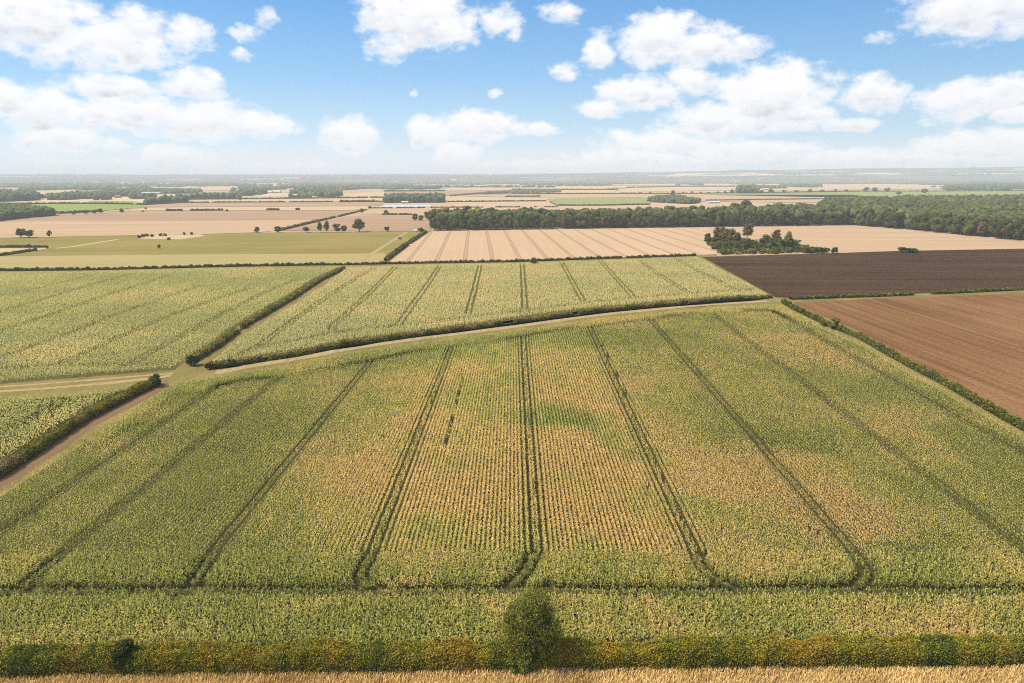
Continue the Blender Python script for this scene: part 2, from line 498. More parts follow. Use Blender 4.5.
PEACH = dict(c1=(.45, .335, .215), c2=(.37, .26, .165))
m_stub = field_mat('pale_stubble', stripe=(3, 90), contrast=.8, patch=120, patch_amt=.25, c3=(.52, .36, .25), **PEACH)
m_stub_b = field_mat('pale_stubble_crosswise', direction=math.pi / 2, stripe=(14, 300), contrast=1, patch=160, patch_amt=.4, c3=(.39, .28, .185), c1=(.46, .34, .215), c2=(.345, .24, .15))
m_pink = field_mat('brown_tilled', direction=math.pi / 2, c1=(.36, .25, .165), c2=(.25, .165, .11), stripe=(16, 400), contrast=.9, patch=150, patch_amt=.4, c3=(.42, .29, .20))
m_buff = field_mat('buff_stubble', direction=math.pi / 2, c1=(.48, .38, .22), c2=(.39, .29, .17), stripe=(9, 300), contrast=.8)
m_bright = field_mat('bright_green_pasture', direction=math.pi / 2, c1=(.22, .28, .08), c2=(.18, .235, .07), stripe=(10, 200), contrast=.8)
m_meadow = field_mat('yellow_green_meadow', direction=math.pi / 2 - .15, c1=(.25, .205, .065), c2=(.155, .145, .045), stripe=(12, 200), contrast=.9, patch=55, patch_amt=.6, c3=(.27, .205, .075))
m_dusk = field_mat('dull_green_field', direction=math.pi / 2, c1=(.25, .27, .10), c2=(.21, .24, .09), stripe=(12, 200), contrast=.8)
m_maize_far = field_mat('distant_maize', direction=math.pi / 2, c1=(.35, .29, .13), c2=(.26, .24, .10), stripe=(6, 120), contrast=.9, patch=45, patch_amt=.5, c3=(.36, .27, .13))
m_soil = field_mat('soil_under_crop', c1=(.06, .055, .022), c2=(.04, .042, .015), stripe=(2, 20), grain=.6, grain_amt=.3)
m_track = field_mat('dry_grass_track', c1=(.40, .30, .15), c2=(.20, .17, .07), stripe=(1.0, 25), contrast=.9, patch=12, patch_amt=.55, c3=(.36, .27, .15), grain=.5, grain_amt=.2)
m_brown = field_mat('brown_earth_margin', c1=(.20, .125, .07), c2=(.14, .10, .05), stripe=(1, 14), grain=.5, grain_amt=.25)
m_verge = field_mat('dry_verge_soil', c1=(.30, .21, .10), c2=(.22, .16, .07), stripe=(1, 10), grain=.4, grain_amt=.25)
m_glass = field_mat('crop_fleece', c1=(.40, .48, .58), c2=(.34, .42, .53), stripe=(5, 100))

# directions of tillage read off the photograph
p0, p1 = at(885, 316), at(1024, 363)
dir_p2 = math.atan2(p1[0] - p0[0], p1[1] - p0[1])
a0, a1 = at(431, 232.5), at(408, 261)
dir_s1 = math.atan2(a0[0] - a1[0], a0[1] - a1[1])
# in the rotated frame (mapping rotates by +angle about z) x' = x cos - y sin with angle = direction
xr = lambda p, d: p[0] * math.cos(d) - p[1] * math.sin(d)
m_plough_dark = field_mat('dark_ploughed_soil', direction=math.pi / 2 + .03, c1=(.085, .049, .029), c2=(.026, .017, .011), stripe=(5, 220), contrast=1, patch=60, patch_amt=.5, c3=(.083, .05, .028), grain=2.5, grain_amt=.3, bump=.3)
m_plough_red = field_mat('orange_brown_seedbed', direction=dir_p2, c1=(.235, .125, .056), c2=(.10, .055, .025), stripe=(3.2, 200), contrast=1, patch=40, patch_amt=.45, c3=(.26, .155, .08), grain=1.0, grain_amt=.35, bump=.3)
m_stub_tram = field_mat('pale_stubble_with_tracks', direction=dir_s1, stripe=(2.4, 80), contrast=.7, patch=100, patch_amt=.3, c3=(.52, .37, .25),
                        tram=(19.4, xr(at(418.5, 248), dir_s1), (.27, .18, .12), .75, .65), c1=(.45, .33, .21), c2=(.375, .265, .165))

# --- near boundaries in pixels of the photograph, turned into ground coordinates
TRACK_LOW = [(178, 377), (215, 373), (256, 365), (300, 358), (344, 349.5), (400, 341), (476, 331.5), (541, 323), (600, 314.5), (658, 309), (717, 304), (768, 301)]
HEDGE_B = [(209, 369), (232, 366), (256, 362), (294, 356.5), (344, 346), (388, 340.5), (432, 334), (476, 328.5), (512, 323), (541, 319.8), (600, 311.5), (658, 306.3), (717, 301), (772, 298)]
HEDGE_R = [(783, 303), (795, 310), (826, 325), (859, 338), (885, 353), (914, 369), (945, 385), (973, 401), (1000, 417), (1024, 430), (1070, 455), (1120, 482)]
HEDGE_L1 = [(190, 364), (218, 347), (246, 326), (291, 300), (320, 281), (344, 269)]
HEDGE_L2 = [(-80, 516), (-40, 496), (0, 476), (84, 421), (133, 396), (158, 384)]
HEDGE_T = [(-160, 274), (0, 271), (60, 270.5), (100, 270), (160, 268.5), (215, 267), (300, 265.5), (345, 265), (420, 263.5), (512, 262), (600, 259), (696, 255.8)]

MAIZE_M = G([(-260, 652), (-260, 640), (0, 487.5), (100, 425), (178, 379.5)], 1.7) + G([(215, 375.5), (256, 369), (300, 362), (344, 353), (400, 344.5), (476, 334.5), (541, 326), (600, 318), (658, 312), (717, 307.2), (765, 304)], 1.6) \
    + G([(782, 304.5), (796, 312), (829, 328), (862, 342), (917, 373), (976, 405), (1027, 434), (1123, 488), (1183, 528), (1290, 652)], 1.6)
MAIZE_M[0] = (-100, 70.2); MAIZE_M[-1] = (98, 72.8); MAIZE_M.append((0, 71.5))
MAIZE_C = G([(203, 366), (222, 349), (249, 329), (294, 302.5), (323, 284), (347, 266.3), (420, 264), (512, 262.4), (600, 259.6), (698, 256.2), (772, 295)], 1.6) + G([ (717, 298.5), (658, 303.5), (600, 308.5), (541, 316), (476, 325), (388, 337), (344, 342.5), (294, 353), (250, 360)])
MAIZE_A = G([(-170, 392)]) + G([(-170, 275), (0, 271.3), (100, 270.3), (215, 267.3), (340, 266)], 1.6) + G([ (315, 280), (285, 299), (240, 325), (212, 345), (185, 362), (176, 370), (100, 376), (0, 384)])
MAIZE_L = G([(-180, 560)]) + G([(-180, 405), (0, 395), (80, 389.5), (150, 381)], 1.6) + G([ (128, 392), (84, 414), (0, 466)])

ZN = 0.01
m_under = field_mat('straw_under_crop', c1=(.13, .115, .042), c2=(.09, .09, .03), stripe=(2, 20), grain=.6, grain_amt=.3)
m_margin = field_mat('rough_grass_margin', c1=(.21, .165, .06), c2=(.13, .115, .04), stripe=(1.5, 12), contrast=.9, patch=14, patch_amt=.6, c3=(.26, .21, .09), grain=.7, grain_amt=.25)
sheet('grass_margin', [(-520, 30), (560, 30), (560, 560), (-520, 560)], .004, m_margin, 'rough grass margins between the fields')
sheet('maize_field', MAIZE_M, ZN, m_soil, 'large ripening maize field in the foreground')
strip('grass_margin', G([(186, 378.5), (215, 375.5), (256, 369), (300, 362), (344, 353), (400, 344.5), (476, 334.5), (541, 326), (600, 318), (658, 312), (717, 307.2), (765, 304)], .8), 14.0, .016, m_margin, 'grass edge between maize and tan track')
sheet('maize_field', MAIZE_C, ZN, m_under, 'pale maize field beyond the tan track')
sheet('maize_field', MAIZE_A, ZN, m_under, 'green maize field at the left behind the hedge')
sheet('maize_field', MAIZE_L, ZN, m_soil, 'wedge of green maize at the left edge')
sheet('grass_margin', G([(168, 381), (182, 360), (192, 355), (214, 362), (216, 378), (196, 386), (172, 392)]), .032, m_margin, 'grass crossing between the hedge ends')
sheet('grass_margin', G([(-170, 404), (0, 395.5), (80, 390), (150, 381), (168, 377), (176, 377), (185, 377), (187, 370), (176, 371), (100, 377), (0, 385), (-170, 393)]), .018, m_margin, 'grassy strip carrying the farm track between the maize fields')
strip('track', chaikin(G([(-170, 400.5), (0, 391.5), (60, 387.5), (130, 381), (172, 375.5)]), 1), 2.1, .026, m_track, 'nearer tan lane of the farm track', jit=.12)
strip('track', chaikin(G([(-170, 395.5), (0, 387), (60, 382.6), (130, 376.8), (176, 373)]), 1), 1.5, .026, m_track, 'farther tan lane of the farm track', jit=.12)
strip('track', chaikin(G(TRACK_LOW), 1), 4.0, .024, m_track, 'tan grass track beneath the long hedge', jit=.25)
strip('track', G([(-160, 574), (-80, 527), (0, 484), (84, 426), (133, 402), (165, 385), (180, 378)]), 4.4, .028, m_brown, 'brown earth track beside the left hedge', jit=.2)
sheet('verge', [(-130, 40), (130, 40), (130, 69.2), (0, 68.1), (-130, 66.2)], ZN, m_verge, 'dry grass verge in front of the nearest hedge')
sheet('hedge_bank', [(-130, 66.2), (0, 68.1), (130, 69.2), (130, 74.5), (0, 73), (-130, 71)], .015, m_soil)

sheet('ploughed_field', G([(702, 257), (835, 253.2), (900, 251), (1024, 248.7), (1180, 245), (1180, 283), (1024, 289), (900, 294.5), (790, 298), (776, 297.5)]), .03, m_plough_dark, 'dark brown ploughed field')
sheet('verge', G([(776, 297.5), (790, 298), (900, 294.5), (1024, 289), (1180, 283), (1180, 289), (1024, 292.5), (900, 296.5), (795, 301.5)]), .034, m_margin, 'dry grass strip between the two brown fields')
sheet('ploughed_field', G([(792, 302.6), (900, 297.5), (1024, 293.5), (1180, 289), (1300, 420), (1160, 482), (1024, 421), (973, 393), (914, 361), (859, 331), (826, 318)]), .03, m_plough_red, 'orange brown seedbed field at the right edge')
sheet('verge', G([(775, 300), (792, 302.6), (826, 318), (859, 331), (914, 361), (973, 393), (1024, 421), (1160, 482), (1160, 515), (1024, 436), (973, 407), (914, 375), (859, 343), (826, 329), (793, 313), (768, 303)]), .026, m_margin, 'grass strip under the right hedge')

sheet('stubble_field', G([(386, 261.6), (431, 231.5), (512, 230), (640, 228), (703, 227.5), (712, 235), (716, 240), (717, 254), (700, 255), (600, 258), (512, 261), (420, 262.5)]), .05, m_stub_tram, 'pale stubble field with brown wheel tracks')
sheet('stubble_field', G([(703, 226.5), (850, 225), (875, 227), (940, 232), (1024, 241), (1180, 258), (1180, 246), (1024, 248.6), (900, 250.9), (835, 253), (717, 256), (712, 235)]), .04, m_stub_b, 'golden stubble field in front of the long wood')
sheet('maize_field', G([(-160, 256.5), (0, 256.5), (120, 255), (376, 253.5), (384, 253), (390, 256), (384, 262.2), (345, 264.2), (215, 266), (100, 268.7), (0, 270), (-160, 273)]), .05, m_maize_far, 'distant maize strip behind the thin hedge')
sheet('meadow', G([(-160, 240), (0, 238), (110, 236), (200, 234.4), (256, 232.6), (400, 231.5), (432, 231), (420, 236), (392, 255), (384, 253), (376, 253.5), (120, 255), (0, 256.5), (-160, 257.5)]), .06, m_meadow, 'yellow green meadow')
sheet('track', G([(405.5, 232), (408.5, 232), (385, 247), (372, 256), (362, 263), (358, 263), (369, 254), (380, 247)]), .09, m_track, 'pale path across the meadow')
sheet('stubble_field', G([(-120, 249.5), (0, 248.5), (40, 248.2), (52, 247.7), (38, 250), (0, 255), (-120, 262)]), .09, m_buff, 'small buff wedge between two low hedges')
strip('track', chaikin(G([(56, 248.4), (75, 246.5), (100, 242.3), (118, 239.5)]), 1), 5, .09, m_buff)
sheet('stubble_field', G([(140, 238.8), (150, 235.3), (198, 233.6), (205, 236), (180, 239.5)]), .09, m_buff, 'rough dry grass patch with scrub')

# far fields, nearest first
FAR = [
    ('stubble_field', m_stub_b, [(-160, 222), (0, 221.5), (60, 221), (256, 220.5), (300, 219.5), (322, 220), (281, 230.5), (256, 232.6), (200, 234.4), (110, 236), (0, 238), (-160, 240)]),
    ('tilled_field', m_pink, [(284, 230.6), (336, 217.8), (372, 214.5), (412, 214.5), (436, 216), (431, 231.4), (400, 231.5)]),
    ('tilled_field', m_pink, [(-160, 222), (0, 221.3), (52, 214), (110, 211.5), (150, 210.8), (345, 210.6), (369, 209.4), (336, 217.5), (322, 219.5), (256, 220.5), (60, 221)]),
    ('stubble_field', m_buff, [(110, 211.2), (150, 207.6), (384, 206.2), (372, 209), (345, 210.4), (150, 210.6)]),
    ('tilled_field', m_pink, [(120, 211), (145, 205.2), (185, 203), (384, 201.8), (384, 206), (150, 207.4)]),
    ('stubble_field', m_buff, [(182, 202.6), (190, 200), (330, 198.5), (384, 198), (384, 201.5)]),
    ('stubble_field', m_stub_b, [(372, 214.3), (358, 214), (372, 208.5), (512, 208.3), (640, 208), (700, 208), (700, 216), (440, 218), (412, 214.3)]),
    ('stubble_field', m_stub, [(384, 207.8), (384, 203), (446, 202), (548, 201.5), (556, 205.5), (600, 205.8), (672, 202), (860, 204), (860, 212), (640, 213), (384, 208)]),
    ('pasture', m_dusk, [(546, 199), (562, 198.4), (640, 197.8), (672, 201.5), (600, 205.3), (557, 205.3)]),
    ('stubble_field', m_buff, [(384, 201.6), (384, 197), (446, 196), (546, 198.8), (548, 201.3)]),
    ('stubble_field', m_stub_b, [(446, 195.9), (512, 194.5), (700, 194), (870, 194), (870, 203.5), (700, 201.5), (672, 201), (640, 197.6), (562, 198.2)]),
    ('pasture', m_dusk, [(700, 195), (720, 194), (850, 192), (905, 191.7), (1120, 191), (1120, 198), (900, 199), (850, 195)]),
    ('stubble_field', m_buff, [(700, 193.2), (850, 190.7), (960, 191.2), (1100, 190.2), (1100, 188.6), (940, 189.5), (860, 190.4), (720, 190.8), (700, 191)]),
    ('stubble_field', m_buff, [(620, 192.6), (626, 188.2), (680, 187), (760, 187), (845, 184.4), (912, 182.6), (942, 183.4), (948, 188.5), (860, 190), (700, 190.7)]),
    ('stubble_field', m_buff, [(512, 193.6), (512, 190.8), (600, 189.9), (618, 190.6), (612, 193.2)]),
    ('tilled_field', m_pink, [(384, 195.5), (384, 191.8), (442, 191.5), (500, 191), (446, 195.5)]),
    ('stubble_field', m_buff, [(443, 190.8), (446, 187), (475, 186.2), (620, 187), (600, 189.6), (512, 190.6)]),
    ('stubble_field', m_buff, [(340, 197.7), (345, 193.5), (384, 191.9), (384, 196.7)]),
    ('pasture', m_bright, [(4, 206), (40, 204.3), (92, 204.2), (146, 205.1), (142, 207.6), (100, 211.2), (52, 213.4), (36, 210), (12, 208)]),
    ('pasture', m_bright, [(76, 203.8), (92, 201.2), (130, 201.5), (145, 203.2), (146, 204.8), (92, 204)]),
    ('stubble_field', m_buff, [(0, 203.8), (20, 201.6), (80, 201.3), (76, 203.6), (40, 204.1), (4, 205.6)]),
    ('stubble_field', m_buff, [(30, 194.5), (34, 191), (74, 190), (84, 192.2), (60, 194)]),
    ('stubble_field', m_buff, [(40, 188.3), (44, 186), (100, 185.6), (100, 187.6)]),
    ('stubble_field', m_buff, [(135, 189.5), (140, 186.4), (185, 186), (190, 188.6)]),
    ('stubble_field', m_buff, [(168, 181.4), (170, 179.9), (246, 179.7), (248, 181)]),
    ('stubble_field', m_buff, [(200, 191), (202, 185.6), (232, 185.8), (232, 190.5)]),
    ('stubble_field', m_buff, [(844, 177.9), (848, 176.2), (880, 176), (884, 177.4)]),
    ('stubble_field', m_buff, [(912, 178.9), (916, 177.8), (965, 177.6), (966, 178.8)]),
    ('stubble_field', m_buff, [(578, 182.4), (582, 181.2), (640, 180.8), (644, 182)]),
    ('stubble_field', m_buff, [(630, 185.6), (640, 184), (700, 183.2), (735, 184), (730, 185.8)]),
    ('stubble_field', m_buff, [(480, 185.2), (484, 183.7), (575, 183.8), (580, 185.2)]),
]
names_lab = {}
for i, (nm, mt, pl) in enumerate(FAR):
    pl = [(x, max(y, 179.6)) if y < 179.6 else (x, y) for x, y in pl]
    pts = G(pl)
    Yc = sum(p[1] for p in pts) / len(pts)
    sheet(nm, pts, 0.12 + 0.02 * i + Yc / 6000.0, mt)
sheet('crop_fleece', G([(378, 207.6), (384, 205.3), (430, 205.2), (432, 206.2), (420, 207.6)]), .75, m_glass, 'pale blue strip of crop covers in the fields')

# ------------------------------------------------------------------ maize crops
M_MAIZE = leaf_mat('maize_leaves', transl=0.2)


def tram_lines():
    """centre lines of the wheel tracks of the foreground field, in ground coordinates"""
    T = []
    A = lambda *p: T.append(chaikin(snap(G(list(p), 1.6)), 2))
    A((-60, 565), (0, 527), (42, 499), (105, 457), (158, 427), (211, 395), (232, 383), (250, 377), (268, 377), (272, 381), (262, 387), (200, 433), (130, 495), (80, 535), (40, 568), (22, 580), (14, 588))
    A((180, 592), (196, 575), (215, 548), (250, 500), (290, 450), (342, 395), (366, 366), (376, 359), (423, 349), (440, 348), (448, 353), (440, 374), (415, 440), (390, 500), (372, 548), (360, 566), (362, 578), (380, 585))
    A((490, 586), (512, 580), (527, 566), (531, 545), (528, 480), (526, 400), (525, 345), (530, 335), (548, 331), (572, 327), (584, 328), (590, 336), (612, 378), (640, 438), (665, 490), (688, 543), (702, 565), (722, 578), (742, 585))
    A((845, 585), (864, 578), (868, 566), (850, 543), (800, 490), (750, 435), (690, 372), (655, 330), (650, 321), (662, 316), (692, 312), (705, 315), (740, 338), (800, 383), (870, 434), (940, 485), (1024, 547), (1100, 606))
    A((745, 309), (765, 308.5), (780, 313), (830, 345), (900, 385), (960, 420), (1024, 455), (1120, 508))
    A(*[(x, 585.6 + 1.1 * math.sin(x * .021) + .7 * math.sin(x * .053 + 1)) for x in range(-300, 1320, 45)])
    A((268, 377), (310, 371), (376, 359))
    A((448, 351), (500, 341), (530, 335))
    A((600, 326), (650, 318))
    return T


TRAM_X = [-81.75, -67.5, -45.0, -21.0, 3.75, 27.75, 51.75, 78.0, 103.5]


def warp(Xr, Y):
    return Xr + 3.6e-4 * np.abs(Xr) * (Y - 100)


def snap(line):
    o = []
    for x, y in line:
        if y > 88.5:
            for t in TRAM_X:
                if abs(warp(t, y) - x) < 4.5: x = float(warp(t, y)); break
        o.append((x, y))
    return o


def pair(lines, d=.85):
    o = []
    for l in lines: o += [offset_line(l, d), offset_line(l, -d)]
    return o


BLOT = [  # tan (+) and green (-) drifts of the crop: x, y, rx, ry in the photograph, turned into ground ellipses
    (610, 462, 100, 15, .7, .3), (720, 462, 70, 14, .75, .25), (590, 400, 60, 10, .7, .25), (720, 490, 50, 16, .7, .2), (690, 560, 90, 25, .6, 0),
    (560, 500, 60, 20, .35, .1), (470, 385, 50, 8, .6, .1), (430, 420, 40, 14, .5, .1), (450, 500, 90, 30, .45, 0), (60, 430, 60, 12, .5, -.4),
    (110, 450, 40, 12, .4, 0), (840, 500, 60, 22, .75, .2), (900, 430, 55, 14, .5, 0), (960, 455, 60, 10, .5, .05), (820, 350, 60, 10, .45, .3),
    (380, 390, 40, 8, .35, 0), (440, 628, 60, 12, .7, 0), (330, 640, 70, 8, .4, 0), (640, 640, 120, 10, .4, 0), (900, 620, 110, 20, .5, 0),
    (575, 428, 85, 9, -.6, .25), (680, 498, 75, 13, -.55, .4), (770, 430, 60, 12, -.7, .2), (230, 450, 40, 30, -.5, -.5), (410, 530, 80, 18, -.38, 0),
    (400, 350, 70, 9, -.5, 0), (620, 340, 70, 8, -.4, 0), (900, 400, 70, 10, -.5, .1), (120, 580, 120, 20, -.4, 0), (900, 560, 40, 18, -.5, 0), (870, 540, 30, 14, -.5, 0),
    (320, 330, 80, 12, -.6, 0), (250, 355, 40, 8, -.6, 0), (960, 440, 40, 10, -.5, .5), (220, 610, 160, 20, -.4, 0), (350, 480, 60, 25, .3, 0),
]
BL = []
for (x, y, rx, ry, w, sl) in BLOT:
    c = at(x, y); e = at(x + rx, y + rx * sl); f = at(x, y - ry)
    BL.append((c, (e[0] - c[0], e[1] - c[1]), (f[0] - c[0], f[1] - c[1]), w))


def tan_amount(X, Y, base=.30):
    wx = (fbm(X / 14, Y / 20, 41) - .5) * 16; wy = (fbm(X / 14, Y / 20, 47) - .5) * 26
    Xw, Yw = X + wx, Y + wy
    t = base + (fbm(X / 34 + Y / 160, Y / 26, 5) - .5) * 1.6 + (fbm(X / 7, Y / 7, 9) - .5) * .5 + (fbm(X / 1.3, Y / 11, 15, 3) - .5) * .6
    for c, u, v, w in BL:
        det = u[0] * v[1] - u[1] * v[0]
        dx, dy = Xw - c[0], Yw - c[1]
        a = (dx * v[1] - dy * v[0]) / det; b = (-dx * u[1] + dy * u[0]) / det
        t = t + w * 1.15 * np.exp(-(a * a + b * b) * .9)
    return np.clip(t, 0, 1)


C_GREEN = np.array([.21, .23, .045]); C_GREEN2 = np.array([.38, .395, .07]); C_TAN = np.array([.75, .48, .19]); C_STRAW = np.array([.58, .545, .14]); C_DEEP = np.array([.08, .12, .03])


def crop_mesh(X, Y, rng, size=1.0, nleaf=7, hgt=1.9, base=.30, tintf=None, pale=0.0, tassels=True, along=0.25, wide=.13, cross=1.0, near=None, flat=0):
    """maize plants: arching leaf blades and a pale tassel standing at X, Y"""
    n = len(X)
    t = tan_amount(X, Y, base)
    t = np.clip(t + rng.normal(0, .13, n), 0, 1)
    if near is not None: t = np.clip(t - .45 * near, 0, 1)
    hv = hgt * (0.86 + .28 * fbm(X / 6, Y / 6, 3) + rng.normal(0, .035, n))
    vig = rng.random(n)
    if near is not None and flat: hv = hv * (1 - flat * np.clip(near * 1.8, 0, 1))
    P = np.repeat(np.arange(n), nleaf); m = len(P)
    k = np.tile(np.arange(nleaf), n)
    q = (k + rng.random(m)) / nleaf                      # height fraction of the blade on the stalk
    z0 = hv[P] * (.25 + .68 * q)
    az = rng.random(m) * 2 * np.pi
    crx = np.broadcast_to(np.asarray(cross, float), n)[P]
    dx, dy = np.cos(az) * crx, np.sin(az)
    Lf = size * (.62 - .22 * q) * (.8 + .4 * rng.random(m))
    wd = size * wide * (1.1 - .4 * q) * (.8 + .4 * rng.random(m))
    rise = Lf * (.35 + .5 * rng.random(m)) * np.interp(crx, [.4, .8], [.55, 1])
    bx = X[P] + rng.normal(0, .04 * size, m); by = Y[P] + rng.normal(0, along * size, m)
    V = np.zeros((m, 4, 3))
    V[:, 0] = np.stack([bx, by, z0 - .05], 1)
    wx = wd * np.interp(crx, [.2, 1], [.6, 1])
    V[:, 1] = np.stack([bx + dx * Lf * .5 - dy * wx, by + dy * Lf * .5 + dx * wd, z0 + rise], 1)
    V[:, 2] = np.stack([bx + dx * Lf, by + dy * Lf, z0 + rise * (.3 + .3 * rng.random(m))], 1)
    V[:, 3] = np.stack([bx + dx * Lf * .5 + dy * wx, by + dy * Lf * .5 - dx * wd, z0 + rise], 1)
    bv = .22 if tassels else .11
    bri = (1 - bv + 2 * bv * rng.random(n)) * (.84 if flat else 1.0)
    # colour: green blades, the upper and older ones turning
    tt = t[P]; r = rng.random(m)
    yel = np.clip(tt * 1.1 + (r - .5) * .9, 0, 1)[:, None]
    C = C_GREEN * (1 - q[:, None]) + C_GREEN2 * q[:, None]
    C = C * (1 - yel * .8) + (C_STRAW * (1 - tt[:, None]) + C_TAN * tt[:, None]) * (yel * .8)
    lush = np.clip((.25 - tt) * 2.2, 0, .5)[:, None]
    C = C * (1 - lush) + np.array([.16, .215, .04]) * (.6 + .6 * q[:, None]) * lush
    deep = (vig[P] < .12)[:, None]
    C = np.where(deep, C * .6 + C_DEEP * .4, C)
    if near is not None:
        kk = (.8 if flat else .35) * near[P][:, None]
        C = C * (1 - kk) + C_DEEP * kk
    C = C * (.82 + .36 * rng.random(m))[:, None]
    C = C * bri[P][:, None]
    if pale: C = C * (1 - pale) + np.array([.62, .56, .28]) * pale * (.85 + .3 * r[:, None])
    V = V.reshape(-1, 3); Cv = np.repeat(C, 4, 0)
    F = np.arange(m * 4).reshape(-1, 4)
    if tassels:
        nt = 2; P2 = np.repeat(np.arange(n), nt); m2 = len(P2)
        az = rng.random(m2) * 2 * np.pi; w = .05 * size
        bx = X[P2] + rng.normal(0, .06 * size, m2); by = Y[P2] + rng.normal(0, along * size, m2); bz = hv[P2] * .95
        T = np.zeros((m2, 4, 3)); tip = (.22 + .2 * rng.random(m2)) * np.interp(np.broadcast_to(np.asarray(cross, float), n)[P2], [.5, 1], [.5, 1])
        sp = .18 * size
        T[:, 0] = np.stack([bx, by, bz], 1)
        T[:, 1] = np.stack([bx + np.cos(az) * sp * .3 - np.sin(az) * w, by + np.sin(az) * sp * .5 + np.cos(az) * w, bz + tip * .6], 1)
        T[:, 2] = np.stack([bx + np.cos(az) * sp * .5, by + np.sin(az) * sp, bz + tip], 1)
        T[:, 3] = np.stack([bx + np.cos(az) * sp * .3 + np.sin(az) * w, by + np.sin(az) * sp * .5 - np.cos(az) * w, bz + tip * .6], 1)
        Ct = (np.array([.66, .56, .20]) * (1 - t[P2][:, None]) + np.array([.68, .48, .18]) * t[P2][:, None]) * (.8 + .4 * rng.random(m2))[:, None]
        V = np.concatenate([V, T.reshape(-1, 3)]); Cv = np.concatenate([Cv, np.repeat(Ct, 4, 0)])
        F = np.arange(len(V)).reshape(-1, 4)
    return V, F, Cv


def rows(poly, spacing, step, rng, x_off=0.0, jitter=.3, cross=False):
    P = np.array(poly); x0, y0 = P.min(0); x1, y1 = P.max(0)
    if cross:
        ys = np.arange(math.floor(y0 / spacing) * spacing, y1, spacing); xs = np.arange(x0, x1, step)
        X, Y = np.meshgrid(xs, ys); X = X.ravel() + rng.uniform(-step * jitter, step * jitter, X.size); Y = Y.ravel() + rng.normal(0, .05, Y.size)
    else:
        xs = np.arange(math.floor(x0 / spacing) * spacing + x_off, x1, spacing); ys = np.arange(y0, y1, step)
        X, Y = np.meshgrid(xs, ys); X = X.ravel() + rng.normal(0, .03 * spacing, X.size); Y = Y.ravel() + rng.uniform(-step * jitter, step * jitter, Y.size)
    m = inside(P, X, Y)
    return X[m], Y[m]


def near_dist(lines, X, Y):
    d = np.full(len(X), 1e9)
    for l in lines: d = np.minimum(d, seg_dist(l, X, Y))
    return d


def fringe(X, Y, poly, amt=1.2, seed=1):
    """drop plants so that the crop edge is ragged"""
    P = list(poly) + [poly[0]]
    d = near_dist([P], X, Y)
    return d > amt * fbm(X / 5, Y / 5, seed)


